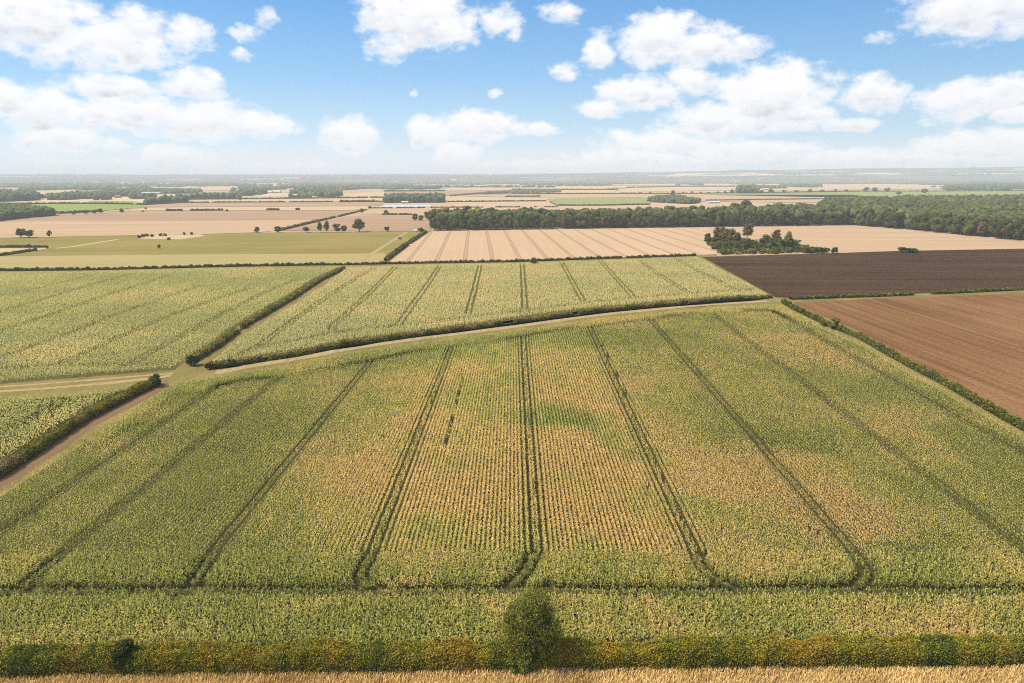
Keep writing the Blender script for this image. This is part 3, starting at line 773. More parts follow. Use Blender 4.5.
def build_main_crop():
    rng = np.random.default_rng(11)
    trams = tram_lines(); wheels = pair(trams)
    Vs, Fs, Cs = [], [], []
    off = 0
    poly = MAIZE_M
    # upper headland follows the track at the far side; lower one the near hedge
    top_line = G([(100, 440), (178, 392), (240, 382), (300, 371), (376, 359), (423, 349), (500, 340), (572, 327.5), (650, 318), (700, 312.5), (765, 309), (800, 322)], 1.6)
    tx = np.array([p[0] for p in top_line]); ty = np.array([p[1] for p in top_line])
    o = np.argsort(tx); tx, ty = tx[o], ty[o]

    def keep(X, Y, hw):
        m = near_dist(wheels, X, Y) > hw
        # two short missed drill runs left of the middle tracks
        m &= (near_dist([G([(463, 369), (459, 392), (457, 403)], 1.6), G([(452, 413), (447, 432), (445, 444)], 1.6)], X, Y) > .34) | (rng.random(len(X)) < .2)
        # thin stretch next to the track right of the centre
        s = G([(600, 345), (618, 380), (626, 400)])
        m &= ~((near_dist([s], X, Y) < .45) & (fbm(X, Y / 3, 8) > .56))
        # gaps where plants failed
        m &= fbm(X / 1.6, Y / 5, 77) > .16
        return m

    zones = [(70, 130, .75, .30, 7, .82), (130, 190, .75, .42, 6, .95), (190, 340, .75, .6, 5, 1.15)]
    for (ya, yb, sp, st, nl, sz) in zones:
        X, Y = rows([(-200, 69), (260, 69), (260, 340), (-200, 340)], sp, st, rng, jitter=.3)
        Xr = np.round(X / .75) * .75
        X = warp(X, Y)
        m = inside(poly, X, Y)
        for t in TRAM_X:
            m &= np.abs(np.abs(Xr - t) - .75) > .3
            # the rows beside a wheel track lean away from it, the middle strip stays narrow
            if abs(t) > 40: continue
            X = X + np.where(np.abs(np.abs(Xr - t) - 1.5) < .3, np.sign(Xr - t) * -.17, 0)
            X = X + np.where(np.abs(Xr - t) < .3, np.sign(RNG.random(len(X)) - .5) * .28, 0)
        X, Y = X[m], Y[m]
        m = (Y >= ya) & (Y < yb)
        m &= (np.abs(X) < Y * .75 + 26)
        X, Y = X[m], Y[m]
        ylim = np.interp(X, tx, ty)
        inner = (Y > 92.8) & (Y < ylim)
        Xi, Yi = X[inner], Y[inner]
        k = keep(Xi, Yi, 0); Xi, Yi = Xi[k], Yi[k]
        # headlands: rows the other way, plants look scattered
        X2, Y2 = rows(poly, sp, st, rng, cross=True)
        m2 = (Y2 >= ya) & (Y2 < yb) & (np.abs(X2) < Y2 * .75 + 26)
        X2, Y2 = X2[m2], Y2[m2]
        m2 = ~((Y2 > 92.6) & (Y2 < np.interp(X2, tx, ty)))
        X2, Y2 = X2[m2], Y2[m2]
        X2 += rng.normal(0, .1, len(X2)); Y2 += rng.normal(0, .17, len(X2))
        k = keep(X2, Y2, np.where(Y2 > 130, 1.05, .42)) & fringe(X2, Y2, poly, 1.0); X2, Y2 = X2[k], Y2[k]
        for (xx, yy, alg) in ((Xi, Yi, .22), (X2, Y2, .2)):
            # rows stay crisp: narrow blades across the row
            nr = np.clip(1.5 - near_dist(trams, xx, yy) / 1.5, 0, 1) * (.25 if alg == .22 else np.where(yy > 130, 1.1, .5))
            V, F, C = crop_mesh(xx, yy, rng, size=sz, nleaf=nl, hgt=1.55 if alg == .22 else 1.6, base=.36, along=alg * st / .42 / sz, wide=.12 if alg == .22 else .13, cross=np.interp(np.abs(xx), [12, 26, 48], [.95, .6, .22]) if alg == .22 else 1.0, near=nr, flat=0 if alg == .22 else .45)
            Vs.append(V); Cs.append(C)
    V = np.concatenate(Vs); C = np.concatenate(Cs); F = np.arange(len(V)).reshape(-1, 4)
    o = link('maize_crop', mesh_np('maize_crop', V, F, C, M_MAIZE))
    setp(o, 'ripening green and tan maize filling the big foreground field, cut by paired wheel tracks', 'maize crop', kind='stuff')
    print('maize quads', len(F))


def build_far_crop(poly, label, seed, trams, base, pale, spacing=.75, step=1.05, hw=.6, limit=.78):
    rng = np.random.default_rng(seed)
    X, Y = rows(poly, spacing, step, rng)
    X = X + rng.uniform(-.36, .36, len(X))
    m = np.abs(X) < Y * limit + 30
    X, Y = X[m], Y[m]
    m = (near_dist(pair(trams, 1.1), X, Y) > hw) & fringe(X, Y, poly, 1.5, seed)
    X, Y = X[m], Y[m]
    V, F, C = crop_mesh(X, Y, rng, size=.92, nleaf=5, hgt=1.6, base=base, pale=pale, tassels=False, along=.6, wide=.18, cross=.9)
    o = link('maize_crop', mesh_np('maize_crop', V, F, C, M_MAIZE))
    setp(o, label, 'maize crop', kind='stuff')
    print('far crop quads', len(F))


build_main_crop()
TC = [chaikin(G(list(p)), 2) for p in (
    [(232, 362), (260, 349), (290, 325), (340, 290), (380, 266)],
    [(240, 354), (300, 342), (338, 334), (400, 328), (470, 319), (525, 313), (580, 305), (640, 299), (700, 295), (755, 291)],
    [(345, 335), (333, 334), (331, 330), (345, 318), (372, 293), (396, 268)],
    [(398, 328), (410, 311), (428, 286), (440, 267)], [(468, 316), (475, 290), (480, 267)],
    [(525, 311), (523.5, 285), (522, 265)], [(583, 303), (573, 285), (562, 264)], [(633, 299), (616, 280), (600, 262)],
    [(688, 295), (660, 277), (638, 261)], [(735, 292), (705, 276), (675, 260)])]
build_far_crop(MAIZE_C, 'pale green and straw maize in the middle field behind the long hedge', 21, TC, .45, .50)
TA = [chaikin(G(list(p)), 2) for p in (
    [(-150, 376), (0, 372), (60, 367), (130, 369), (170, 365)], [(55, 369), (63, 366), (120, 340), (160, 322), (211, 303), (250, 290)],
    [(128, 370), (140, 362), (170, 345), (200, 329), (256, 298), (300, 280)], [(-120, 380), (0, 334), (60, 314), (123, 292), (170, 277)],
    [(-100, 400), (0, 360), (60, 340), (120, 315), (200, 288)], [(-100, 340), (0, 315), (80, 290), (130, 276)], [(-60, 310), (40, 290), (90, 277)])]
build_far_crop(MAIZE_A, 'green maize in the large left field, ruled by faint dark wheel tracks', 22, TA, .14, .34)
TL = [chaikin(G(list(p)), 2) for p in ([(-120, 470), (0, 436), (40, 420), (62, 406), (55, 400), (0, 398), (-120, 410)],)]
build_far_crop(MAIZE_L, 'wedge of darker green maize at the left edge between track and hedge', 23, TL, .16, .22, spacing=.75, step=.8, hw=.55)


# ------------------------------------------------------------------ dry verge grass in the foreground
def build_verge():
    rng = np.random.default_rng(31)
    n = 110000
    X = rng.uniform(-75, 75, n); Y = np.interp(X, [-75, 0, 75], [66.7, 68.0, 68.8]) + .1 - rng.random(n) ** 1.2 * 12
    d = fbm(X / 3, Y / 2, 4)
    m = rng.random(n) < (.45 + d)
    X, Y = X[m], Y[m]; n = len(X)
    h = (.38 + .45 * fbm(X / 5, Y / 4, 6)) * (.7 + .6 * rng.random(n))
    lean = .35 + .25 * rng.random(n); la = rng.normal(.5, .8, n)
    w = .025 + .03 * rng.random(n)
    az = rng.random(n) * np.pi
    V = np.zeros((n, 4, 3))
    V[:, 0] = np.stack([X - np.cos(az) * w, Y - np.sin(az) * w, np.zeros(n)], 1)
    V[:, 1] = np.stack([X + np.cos(az) * w, Y + np.sin(az) * w, np.zeros(n)], 1)
    tx = X + np.cos(la) * lean * h; tyy = Y + np.sin(la) * lean * h
    V[:, 2] = np.stack([tx + np.cos(az) * w * 1.3, tyy + np.sin(az) * w * 1.3, h], 1)
    V[:, 3] = np.stack([tx - np.cos(az) * w * .3, tyy - np.sin(az) * w * .3, h * 1.05], 1)
    g = np.clip(fbm(X / 4, Y / 3, 12) * 1.6 - .5 + rng.normal(0, .15, n), 0, 1)[:, None]
    C = np.array([.80, .60, .27]) * (1 - g) + np.array([.58, .40, .15]) * g
    C *= (.7 + .55 * rng.random(n))[:, None]
    o = link('dry_grass', mesh_np('dry_grass', V.reshape(-1, 3), np.arange(n * 4).reshape(-1, 4), np.repeat(C, 4, 0), leaf_mat('dry_grass_blades', transl=.2)))
    setp(o, 'tall dry straw coloured grass in front of the nearest hedge', 'grass', kind='stuff')


build_verge()

# ------------------------------------------------------------------ hedges
M_HEDGE = leaf_mat('hedge_leaves', transl=0.12)


def leaves(P, size, rng, C, up=.3):
    n = len(P)
    a = rng.normal(size=(n, 3)); a /= np.linalg.norm(a, axis=1)[:, None]
    b = rng.normal(size=(n, 3)); b -= (a * b).sum(1)[:, None] * a; b /= np.linalg.norm(b, axis=1)[:, None]
    s = (size * (.6 + .8 * rng.random(n)))[:, None]
    V = np.stack([P + a * s, P + b * s * .55, P - a * s, P - b * s * .55], 1).reshape(-1, 3)
    return V, np.repeat(C, 4, 0)


def hedge_mesh(line, w, h, rng, leaf, density, pal, seed, wobble=.25, gapf=0.0, cores=True, patch=4.0):
    """leaf mass along a ground line. pal: list of (colour, weight) drifting along the hedge"""
    line = np.array(line, float)
    seg = np.hypot(*np.diff(line, axis=0).T); cum = np.concatenate([[0], np.cumsum(seg)]); Lt = cum[-1]
    n = int(Lt * (w + 2 * h) * density)
    s = rng.random(n) * Lt
    hs = 1 - wobble + 2 * wobble * fbm(s / (h * 1.1), s * 0 + seed, seed, 3)
    if gapf:
        g = vnoise(s / (h * 5), s * 0 + 3.3, seed + 5); keep = g > gapf; s, hs = s[keep], hs[keep]; n = len(s)
    px = np.interp(s, cum, line[:, 0]); py = np.interp(s, cum, line[:, 1])
    i = np.clip(np.searchsorted(cum, s) - 1, 0, len(seg) - 1)
    tx = (line[i + 1, 0] - line[i, 0]) / seg[i]; ty = (line[i + 1, 1] - line[i, 1]) / seg[i]
    ang = rng.random(n) * np.pi                      # around the section, ground to ground
    rad = (1 - .35 * rng.random(n) ** 2)
    lump = .82 + .4 * fbm(s / (h * .55), ang * 1.3, seed + 9, 3)
    ex = np.sign(np.cos(ang)) * np.abs(np.cos(ang)) ** .6 * w / 2 * rad * lump
    ez = np.abs(np.sin(ang)) ** .55 * h * hs * rad * lump
    P = np.stack([px - ty * ex, py + tx * ex, ez + .03], 1)
    key = np.clip(fbm(s / patch, s * 0 + 9.1, seed + 2, 3) * 2.2 - .6 + rng.normal(0, .2, n), 0, .999)
    pc = np.array([c for c, _ in pal]); k = key * (len(pal) - 1); k0 = k.astype(int); f = (k - k0)[:, None]
    C = pc[k0] * (1 - f) + pc[np.minimum(k0 + 1, len(pal) - 1)] * f
    C = C * (.7 + .6 * rng.random(n))[:, None]
    V, Cv = leaves(P, leaf, rng, C)
    F = np.arange(len(V)).reshape(-1, 4)
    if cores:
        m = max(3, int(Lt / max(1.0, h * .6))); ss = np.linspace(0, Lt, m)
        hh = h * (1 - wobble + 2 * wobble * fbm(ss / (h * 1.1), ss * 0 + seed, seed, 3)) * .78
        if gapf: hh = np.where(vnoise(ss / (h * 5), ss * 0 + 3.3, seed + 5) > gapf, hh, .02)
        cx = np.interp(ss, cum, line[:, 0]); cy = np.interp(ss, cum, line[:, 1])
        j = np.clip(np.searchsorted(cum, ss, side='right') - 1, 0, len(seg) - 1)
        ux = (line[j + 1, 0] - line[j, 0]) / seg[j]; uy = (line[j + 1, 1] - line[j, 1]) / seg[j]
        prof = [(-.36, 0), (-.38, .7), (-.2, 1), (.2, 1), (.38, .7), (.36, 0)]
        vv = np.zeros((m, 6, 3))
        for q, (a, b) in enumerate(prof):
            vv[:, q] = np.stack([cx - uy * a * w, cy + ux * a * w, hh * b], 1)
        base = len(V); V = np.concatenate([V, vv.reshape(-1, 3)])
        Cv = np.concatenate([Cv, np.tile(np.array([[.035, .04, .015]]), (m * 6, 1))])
        q = []
        for a in range(m - 1):
            for b in range(5):
                q.append((base + a * 6 + b, base + a * 6 + b + 1, base + (a + 1) * 6 + b + 1, base + (a + 1) * 6 + b))
        F = np.concatenate([F, np.array(q)])
    return V, F, Cv


def hedge(line, w, h, leaf, density, pal, seed, label, group=None, **kw):
    rng = np.random.default_rng(seed)
    V, F, C = hedge_mesh(line, w, h, rng, leaf, density, pal, seed, **kw)
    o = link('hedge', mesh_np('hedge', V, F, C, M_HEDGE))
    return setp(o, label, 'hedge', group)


OLIVE = (.25, .22, .03); GREEN = (.13, .155, .025); DKGREEN = (.065, .09, .022); YEL = (.36, .28, .04); ORANGE = (.40, .21, .03); RUST = (.27, .16, .035); DRY = (.32, .24, .11)
PAL_NEAR = [((.12, .15, .02), 1), ((.21, .215, .025), 1), ((.32, .27, .03), 1), ((.18, .195, .024), 1), ((.28, .245, .028), 1), ((.42, .31, .032), 1), ((.23, .215, .025), 1), ((.36, .24, .03), 1)]
near_line = [(-90, 67.6), (-60, 68.2), (-30, 68.8), (-10, 69.2), (8, 69.5), (30, 69.7), (60, 70.1), (90, 70.5)]
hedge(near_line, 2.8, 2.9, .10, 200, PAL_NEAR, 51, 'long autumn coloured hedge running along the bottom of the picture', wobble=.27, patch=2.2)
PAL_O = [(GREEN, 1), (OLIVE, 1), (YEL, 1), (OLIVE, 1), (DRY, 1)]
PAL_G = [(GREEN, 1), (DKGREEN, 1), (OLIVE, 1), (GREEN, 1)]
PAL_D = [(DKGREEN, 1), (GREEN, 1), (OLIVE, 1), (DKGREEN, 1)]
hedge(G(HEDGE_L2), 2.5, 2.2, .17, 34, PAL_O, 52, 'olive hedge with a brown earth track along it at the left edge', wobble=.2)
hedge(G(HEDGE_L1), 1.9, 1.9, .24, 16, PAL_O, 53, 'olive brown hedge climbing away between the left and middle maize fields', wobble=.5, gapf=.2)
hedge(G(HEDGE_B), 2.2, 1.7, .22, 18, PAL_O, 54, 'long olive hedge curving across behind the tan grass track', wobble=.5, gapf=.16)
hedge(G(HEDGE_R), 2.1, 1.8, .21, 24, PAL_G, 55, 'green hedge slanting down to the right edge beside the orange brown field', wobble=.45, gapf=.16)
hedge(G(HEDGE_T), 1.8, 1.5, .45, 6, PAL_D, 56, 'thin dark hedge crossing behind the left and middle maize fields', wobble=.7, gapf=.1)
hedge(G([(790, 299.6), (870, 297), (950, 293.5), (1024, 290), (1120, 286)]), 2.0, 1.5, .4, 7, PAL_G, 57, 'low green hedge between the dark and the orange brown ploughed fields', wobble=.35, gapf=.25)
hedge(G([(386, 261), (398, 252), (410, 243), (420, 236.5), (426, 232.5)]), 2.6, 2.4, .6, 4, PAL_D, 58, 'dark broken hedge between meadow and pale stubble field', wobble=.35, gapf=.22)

# far hedgerows: line, height, label
FARH = [
    ([(-60, 259), (0, 256), (20, 253), (36, 250.6)], 1.8, 'low hedge slanting below the small buff wedge at the left', .1),
    ([(-60, 248), (0, 247.6), (30, 247.6), (46, 247.4)], 1.8, 'low hedge above the small buff wedge at the left', .1),
    ([(280, 230.8), (305, 224.6), (335, 217.8)], 2.4, 'hedge along the farm lane climbing right in the middle distance', 0),
    ([(338, 217), (352, 213.5), (366, 210)], 1.8, 'upper part of the lane hedge nearer the blue strip', .1),
    ([(166, 211.3), (224, 210.8)], 3.2, 'broken hedge on the brown fields at the left, beside a lone tree', .38),
    ([(264, 210.4), (300, 210.2)], 3.2, 'broken hedge of dark bushes on the brown field right of the lone tree', .3),
    ([(340, 202.4), (375, 202.2)], 4.5, 'dark bushy hedge left of the small wood', .15),
    ([(382, 215.2), (412, 215)], 2.4, 'thin hedge on the brown field left of the copse', .2),
    ([(368, 208.6), (400, 208.4), (440, 208), (512, 207.6), (560, 207.4)], 2.4, 'thin dotted hedge below the pale blue strip', .3),
    ([(448, 202.3), (512, 201.7), (546, 201.5)], 3.0, 'thin hedge right of the small wood', .1),
    ([(505, 197.2), (540, 196.9)], 3.5, 'dark hedge just left of the dull green field', 0),
    ([(450, 196.4), (480, 193.6), (512, 191.5)], 3.5, 'hedge slanting up right from the small wood', .1),
    ([(512, 194.2), (600, 194.0), (700, 193.8), (800, 192.4), (860, 191.6), (1024, 191.2)], 3.5, 'long dark hedge line with trees, above the dull green field', .05),
    ([(556, 206), (600, 206), (650, 205)], 3.0, 'hedge along the foot of the dull green field', .1),
    ([(512, 212), (560, 212.2), (585, 211.8)], 3.5, 'dotted hedge just above the long wood', .3),
    ([(440, 214), (500, 213), (512, 213)], 5, 'dark hedge just behind the left end of the long wood', .1),
    ([(706, 201), (760, 200.2), (822, 199.4)], 3.0, 'thin hedge right of the pale sheds', .1),
    ([(100, 212), (60, 214), (45, 213)], 3.5, 'hedge at the foot of the bright green pasture', .1),
    ([(76, 204.2), (110, 204.3), (146, 205.2)], 3.5, 'hedge between the two bright green pastures', .1),
    ([(0, 204.6), (40, 204.4), (78, 204)], 3.5, 'hedge above the bright green pasture at the left', .1),
    ([(140, 205.5), (185, 203), (256, 202.6), (384, 201.9)], 3.0, 'thin hedge at the head of the brown fields', .15),
    ([(185, 199.9), (256, 199.3), (330, 198.6), (384, 198)], 4.0, 'dark hedge under the left hand woods', .1),
    ([(384, 191.6), (420, 191.5), (445, 191.2)], 5.0, 'hedge above the small wood', .1),
    ([(512, 189.8), (560, 190.2), (618, 190.0)], 5.0, 'far hedge between two pale fields', .15),
    ([(626, 188), (680, 186.8), (735, 186.8)], 5.0, 'far hedge above the pale field left of the big tree clump', .1),
]
for i, (ln, h, lab, gp) in enumerate(FARH):
    gl = G(ln)
    # subdivide so that the row wavers a little
    D = sum(p[1] for p in gl) / len(gl)
    lf = max(.5, D / 1400)
    L_ = sum(math.hypot(gl[k + 1][0] - gl[k][0], gl[k + 1][1] - gl[k][1]) for k in range(len(gl) - 1))
    dens = min(4, 2200.0 / (L_ * (3 + 2 * h)) + .25 / lf)
    hedge(gl, 3.0, h, lf, dens, PAL_D if i % 2 else PAL_G, 100 + i, lab, 'far field hedges', wobble=.4, gapf=gp, patch=30)


# ------------------------------------------------------------------ trees
M_CROWN = leaf_mat('broadleaf_crown', rnd=.30, hue=.035)
M_AUTUMN = leaf_mat('autumn_crown', rnd=.2, hue=.02)
M_BARK = plain_mat('bark', (.11, .085, .06))


def ico():
    t = (1 + 5 ** .5) / 2
    V = np.array([(-1, t, 0), (1, t, 0), (-1, -t, 0), (1, -t, 0), (0, -1, t), (0, 1, t), (0, -1, -t), (0, 1, -t), (t, 0, -1), (t, 0, 1), (-t, 0, -1), (-t, 0, 1)], float)
    V /= np.linalg.norm(V[0])
    F = [(0, 11, 5), (0, 5, 1), (0, 1, 7), (0, 7, 10), (0, 10, 11), (1, 5, 9), (5, 11, 4), (11, 10, 2), (10, 7, 6), (7, 1, 8), (3, 9, 4), (3, 4, 2), (3, 2, 6), (3, 6, 8), (3, 8, 9), (4, 9, 5), (2, 4, 11), (6, 2, 10), (8, 6, 7), (9, 8, 1)]
    return V, np.array(F)


ICO_V, ICO_F = ico()


def crown_np(rng, R, h0, h1, nl, nleaf, leaf, pal, squash=1.0, core=True):
    """crown between heights h0 and h1: lobes of leaf clumps round a few dark cores"""
    cz = (h0 + h1) / 2; hz = (h1 - h0) / 2
    cen, rad = [], []
    for i in range(nl):
        a = rng.random() * 2 * np.pi; zz = rng.uniform(-.75, .8); rr = R * .66 * math.sqrt(max(0, 1 - zz * zz)) * rng.uniform(.35, 1.2)
        cen.append((math.cos(a) * rr, math.sin(a) * rr, cz + zz * hz * .75)); rad.append(min(R, hz) * rng.uniform(.24, .52))
    cen = np.array(cen); rad = np.array(rad)
    k = rng.integers(0, nl, nleaf)
    d = rng.normal(size=(nleaf, 3)); d /= np.linalg.norm(d, axis=1)[:, None]
    P = cen[k] + d * (rad[k] * (.75 + .35 * rng.random(nleaf)))[:, None]
    P[:, 2] = np.maximum(P[:, 2], h0 * .8)
    pc = np.array(pal); lc = pc[rng.integers(0, len(pc), nl)]
    C = lc[k] * (.65 + .7 * rng.random(nleaf))[:, None]
    V, Cv = leaves(P, leaf, rng, C)
    n4 = len(V) // 4
    F = np.concatenate([np.arange(n4 * 4).reshape(-1, 4)[:, [0, 1, 2]], np.arange(n4 * 4).reshape(-1, 4)[:, [0, 2, 3]]])
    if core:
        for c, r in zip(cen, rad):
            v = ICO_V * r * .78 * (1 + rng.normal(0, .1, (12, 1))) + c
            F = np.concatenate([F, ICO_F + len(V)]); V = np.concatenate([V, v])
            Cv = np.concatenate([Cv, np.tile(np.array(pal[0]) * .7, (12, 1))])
    return V, F, Cv


def trunk_np(rng, h, r, limbs=4, spread=.35):
    """tapered trunk with limbs, as tubes"""
    V, F = [], []

    def tube(pts, rs, sides=6):
        b = len(V)
        for p, rr in zip(pts, rs):
            for s in range(sides):
                a = 2 * math.pi * s / sides; V.append((p[0] + rr * math.cos(a), p[1] + rr * math.sin(a), p[2]))
        for i in range(len(pts) - 1):
            for s in range(sides):
                F.append((b + i * sides + s, b + i * sides + (s + 1) % sides, b + (i + 1) * sides + (s + 1) % sides, b + (i + 1) * sides + s))
    wob = rng.normal(0, .03 * h, (4, 2)); wob[0] = 0
    pts = [(wob[i][0], wob[i][1], h * z) for i, z in enumerate((0, .3, .6, 1.0))]
    tube(pts, [r * 1.25, r, r * .7, r * .25])
    for i in range(limbs):
        a = rng.random() * 6.283; z0 = h * rng.uniform(.35, .65); l = h * spread
        p0 = (0, 0, z0); p1 = (math.cos(a) * l * .6, math.sin(a) * l * .6, z0 + l * .5); p2 = (math.cos(a) * l * 1.0, math.sin(a) * l * 1.0, z0 + l * 1.1)
        tube([p0, p1, p2], [r * .55, r * .35, r * .12], 5)
    return np.array(V), np.array(F)


G1, G2, G3, G4 = (.075, .095, .022), (.115, .13, .030), (.19, .18, .042), (.09, .11, .026)
BR1, BR2 = (.19, .145, .042), (.23, .15, .052)
VAR = []
rt = np.random.default_rng(70)
for i in range(7):
    R = rt.uniform(5.0, 6.6); Ht = rt.uniform(14, 18)
    pal = [(G1, G2, G4), (G1, G2, G3), (G1, G4, G2), (G2, G3, G4), (G1, G1, G4), (G2, G2, G3), (G1, G2, G2)][i]
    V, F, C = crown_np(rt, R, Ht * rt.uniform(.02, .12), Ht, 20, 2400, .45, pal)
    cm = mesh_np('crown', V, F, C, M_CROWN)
    tv, tf = trunk_np(rt, Ht * .8, .34)
    tm = mesh_np('trunk', tv, tf, None, M_BARK)
    VAR.append((cm, tm, Ht))
AUT = []
for i in range(3):
    Ht = rt.uniform(15, 18)
    V, F, C = crown_np(rt, 4.2, Ht * .12, Ht, 20, 1500, .4, [BR1, (.24, .20, .055), BR2, (.19, .18, .05), (.16, .16, .045)])
    cm = mesh_np('crown', V, F, C, M_AUTUMN)
    tv, tf = trunk_np(rt, Ht * .8, .3); tm = mesh_np('trunk', tv, tf, None, M_BARK)
    AUT.append((cm, tm, Ht))
BUSH = []
for i in range(4):
    V, F, C = crown_np(rt, 2.7, .1, 4.0, 14, 1000, .28, [[G1, G2, G4], [G2, G3, OLIVE], [DKGREEN, G1, G4], [G2, OLIVE, YEL]][i])
    cm = mesh_np('crown', V, F, C, M_CROWN)
    tv, tf = trunk_np(rt, 2.6, .12, 3); tm = mesh_np('stem', tv, tf, None, M_BARK)
    BUSH.append((cm, tm, 4.0))


def plant(name, variant, x, y, height, rng, label, cat, group=None, sx=None, parts=True, rotz=None):
    cm, tm, Hh = variant
    e = link(name, None, loc=(x, y, 0)); e.empty_display_size = .5
    s = height / Hh; sxy = s if sx is None else sx
    e.scale = (sxy, sxy, s); e.rotation_euler = (0, 0, rng.random() * 6.283 if rotz is None else rotz)
    link('crown', cm, e)
    if parts: link('stem' if name == 'bush' else 'trunk', tm, e)
    return setp(e, label, cat, group)


def scatter_poly(poly, spacing, rng):
    P = np.array(poly); x0, y0 = P.min(0); x1, y1 = P.max(0)
    xs = np.arange(x0, x1, spacing); ys = np.arange(y0, y1, spacing * .87)
    X, Y = np.meshgrid(xs, ys); X = X + (np.arange(len(ys)) % 2)[:, None] * spacing / 2
    X = X.ravel() + rng.normal(0, spacing * .18, X.size); Y = Y.ravel() + rng.normal(0, spacing * .18, Y.size)
    m = inside(P, X, Y)
    return X[m], Y[m]


def mass(X, Y, hts, rng, pals, leaf_n=26, R=5.5, leaf_scale=1.0):
    """many simple crowns in one mesh, for woods that read as one mass"""
    n = len(X)
    # two lumps per crown
    V = []; C = []
    F = []
    reps = 3
    tot = n * reps
    idx = np.repeat(np.arange(n), reps)
    a = rng.random(tot) * 2 * np.pi; r = R * (.25 + .3 * rng.random(tot))
    rr = R * (.5 + .28 * rng.random(tot))
    cx = X[idx] + np.cos(a) * r; cy = Y[idx] + np.sin(a) * r; cz = hts[idx] - rr * (.75 + .7 * rng.random(tot))
    Vv = ICO_V[None] * rr[:, None, None] * (1 + rng.normal(0, .16, (tot, 12, 1))); Vv[:, :, 2] *= 1.05
    Vv = Vv + np.stack([cx, cy, cz], 1)[:, None, :]
    pc = np.array(pals); c = pc[rng.integers(0, len(pc), n)][idx] * (.75 + .5 * rng.random(tot))[:, None]
    Ci = c[:, None, :] * (.8 + .4 * rng.random((tot, 12, 1)))
    Fi = ICO_F[None] + (np.arange(tot) * 12)[:, None, None]
    # skirt lumps down to the ground
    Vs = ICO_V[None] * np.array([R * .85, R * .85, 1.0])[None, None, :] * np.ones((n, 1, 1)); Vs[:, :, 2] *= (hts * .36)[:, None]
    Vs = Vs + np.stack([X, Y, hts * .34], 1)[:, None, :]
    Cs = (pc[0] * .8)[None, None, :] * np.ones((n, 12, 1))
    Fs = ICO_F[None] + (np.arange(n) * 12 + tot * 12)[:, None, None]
    V = np.concatenate([Vv.reshape(-1, 3), Vs.reshape(-1, 3)]); C = np.concatenate([Ci.reshape(-1, 3), Cs.reshape(-1, 3)]); F = np.concatenate([Fi.reshape(-1, 3), Fs.reshape(-1, 3)])
    if leaf_n:
        m = tot * leaf_n; k = np.repeat(np.arange(tot), leaf_n)
        d = rng.normal(size=(m, 3)); d /= np.linalg.norm(d, axis=1)[:, None]; d[:, 2] = np.abs(d[:, 2]) * 1.0 - .25
        P = np.stack([cx, cy, cz], 1)[k] + d * (rr[k] * (.9 + .22 * rng.random(m)))[:, None]
        lc = c[k] * (.6 + .8 * rng.random(m))[:, None]
        LV, LC = leaves(P, R * .13 * leaf_scale, rng, lc)
        q = np.arange(len(LV)).reshape(-1, 4) + len(V)
        F = np.concatenate([F, q[:, [0, 1, 2]], q[:, [0, 2, 3]]]); V = np.concatenate([V, LV]); C = np.concatenate([C, LC])
    return V, F, C


M_MASS = leaf_mat('woodland_mass')


def wood_stuff(name, polys, spacing, h, seed, label, cat='wood', leaf_n=8, R=None, pals=((.06, .078, .02), (.08, .098, .026), (.07, .085, .024), (.115, .12, .032), (.055, .07, .02)), X=None, Y=None, XX_drop=0):
    rng = np.random.default_rng(seed)
    if X is None:
        XX, YY = [], []
        for p in polys:
            a, b = scatter_poly(p, spacing, rng); XX.append(a); YY.append(b)
        X, Y = np.concatenate(XX), np.concatenate(YY)
    if XX_drop and X is not None:
        k = fbm(X / 110, Y / 260, seed + 50) > XX_drop; X, Y = X[k], Y[k]
    hts = h * (.75 + .45 * rng.random(len(X))) * (.85 + .3 * fbm(X / 60, Y / 60, seed))
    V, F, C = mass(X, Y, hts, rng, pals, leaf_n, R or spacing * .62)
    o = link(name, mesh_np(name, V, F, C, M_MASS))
    print(name, len(X), len(F))
    return setp(o, label, cat, kind='stuff')


rw = np.random.default_rng(80)
# the long wood: front edge and back edge
W_FRONT = [(433, 231), (512, 229.8), (600, 228.3), (700, 227.2), (760, 226.3), (850, 225.2), (880, 227.5), (910, 230), (940, 233), (980, 237), (1024, 241.5), (1100, 250)]
W_BACK = [(1100, 204), (1024, 203.5), (900, 205), (825, 207), (818, 217), (700, 221.5), (600, 222.5), (512, 224), (433, 225)]
WOOD = G(W_FRONT) + G(W_BACK)
X, Y = scatter_poly(WOOD, 9.2, rw)
fl = G(W_FRONT); fx = np.array([p[0] for p in fl]); fy = np.array([p[1] for p in fl])
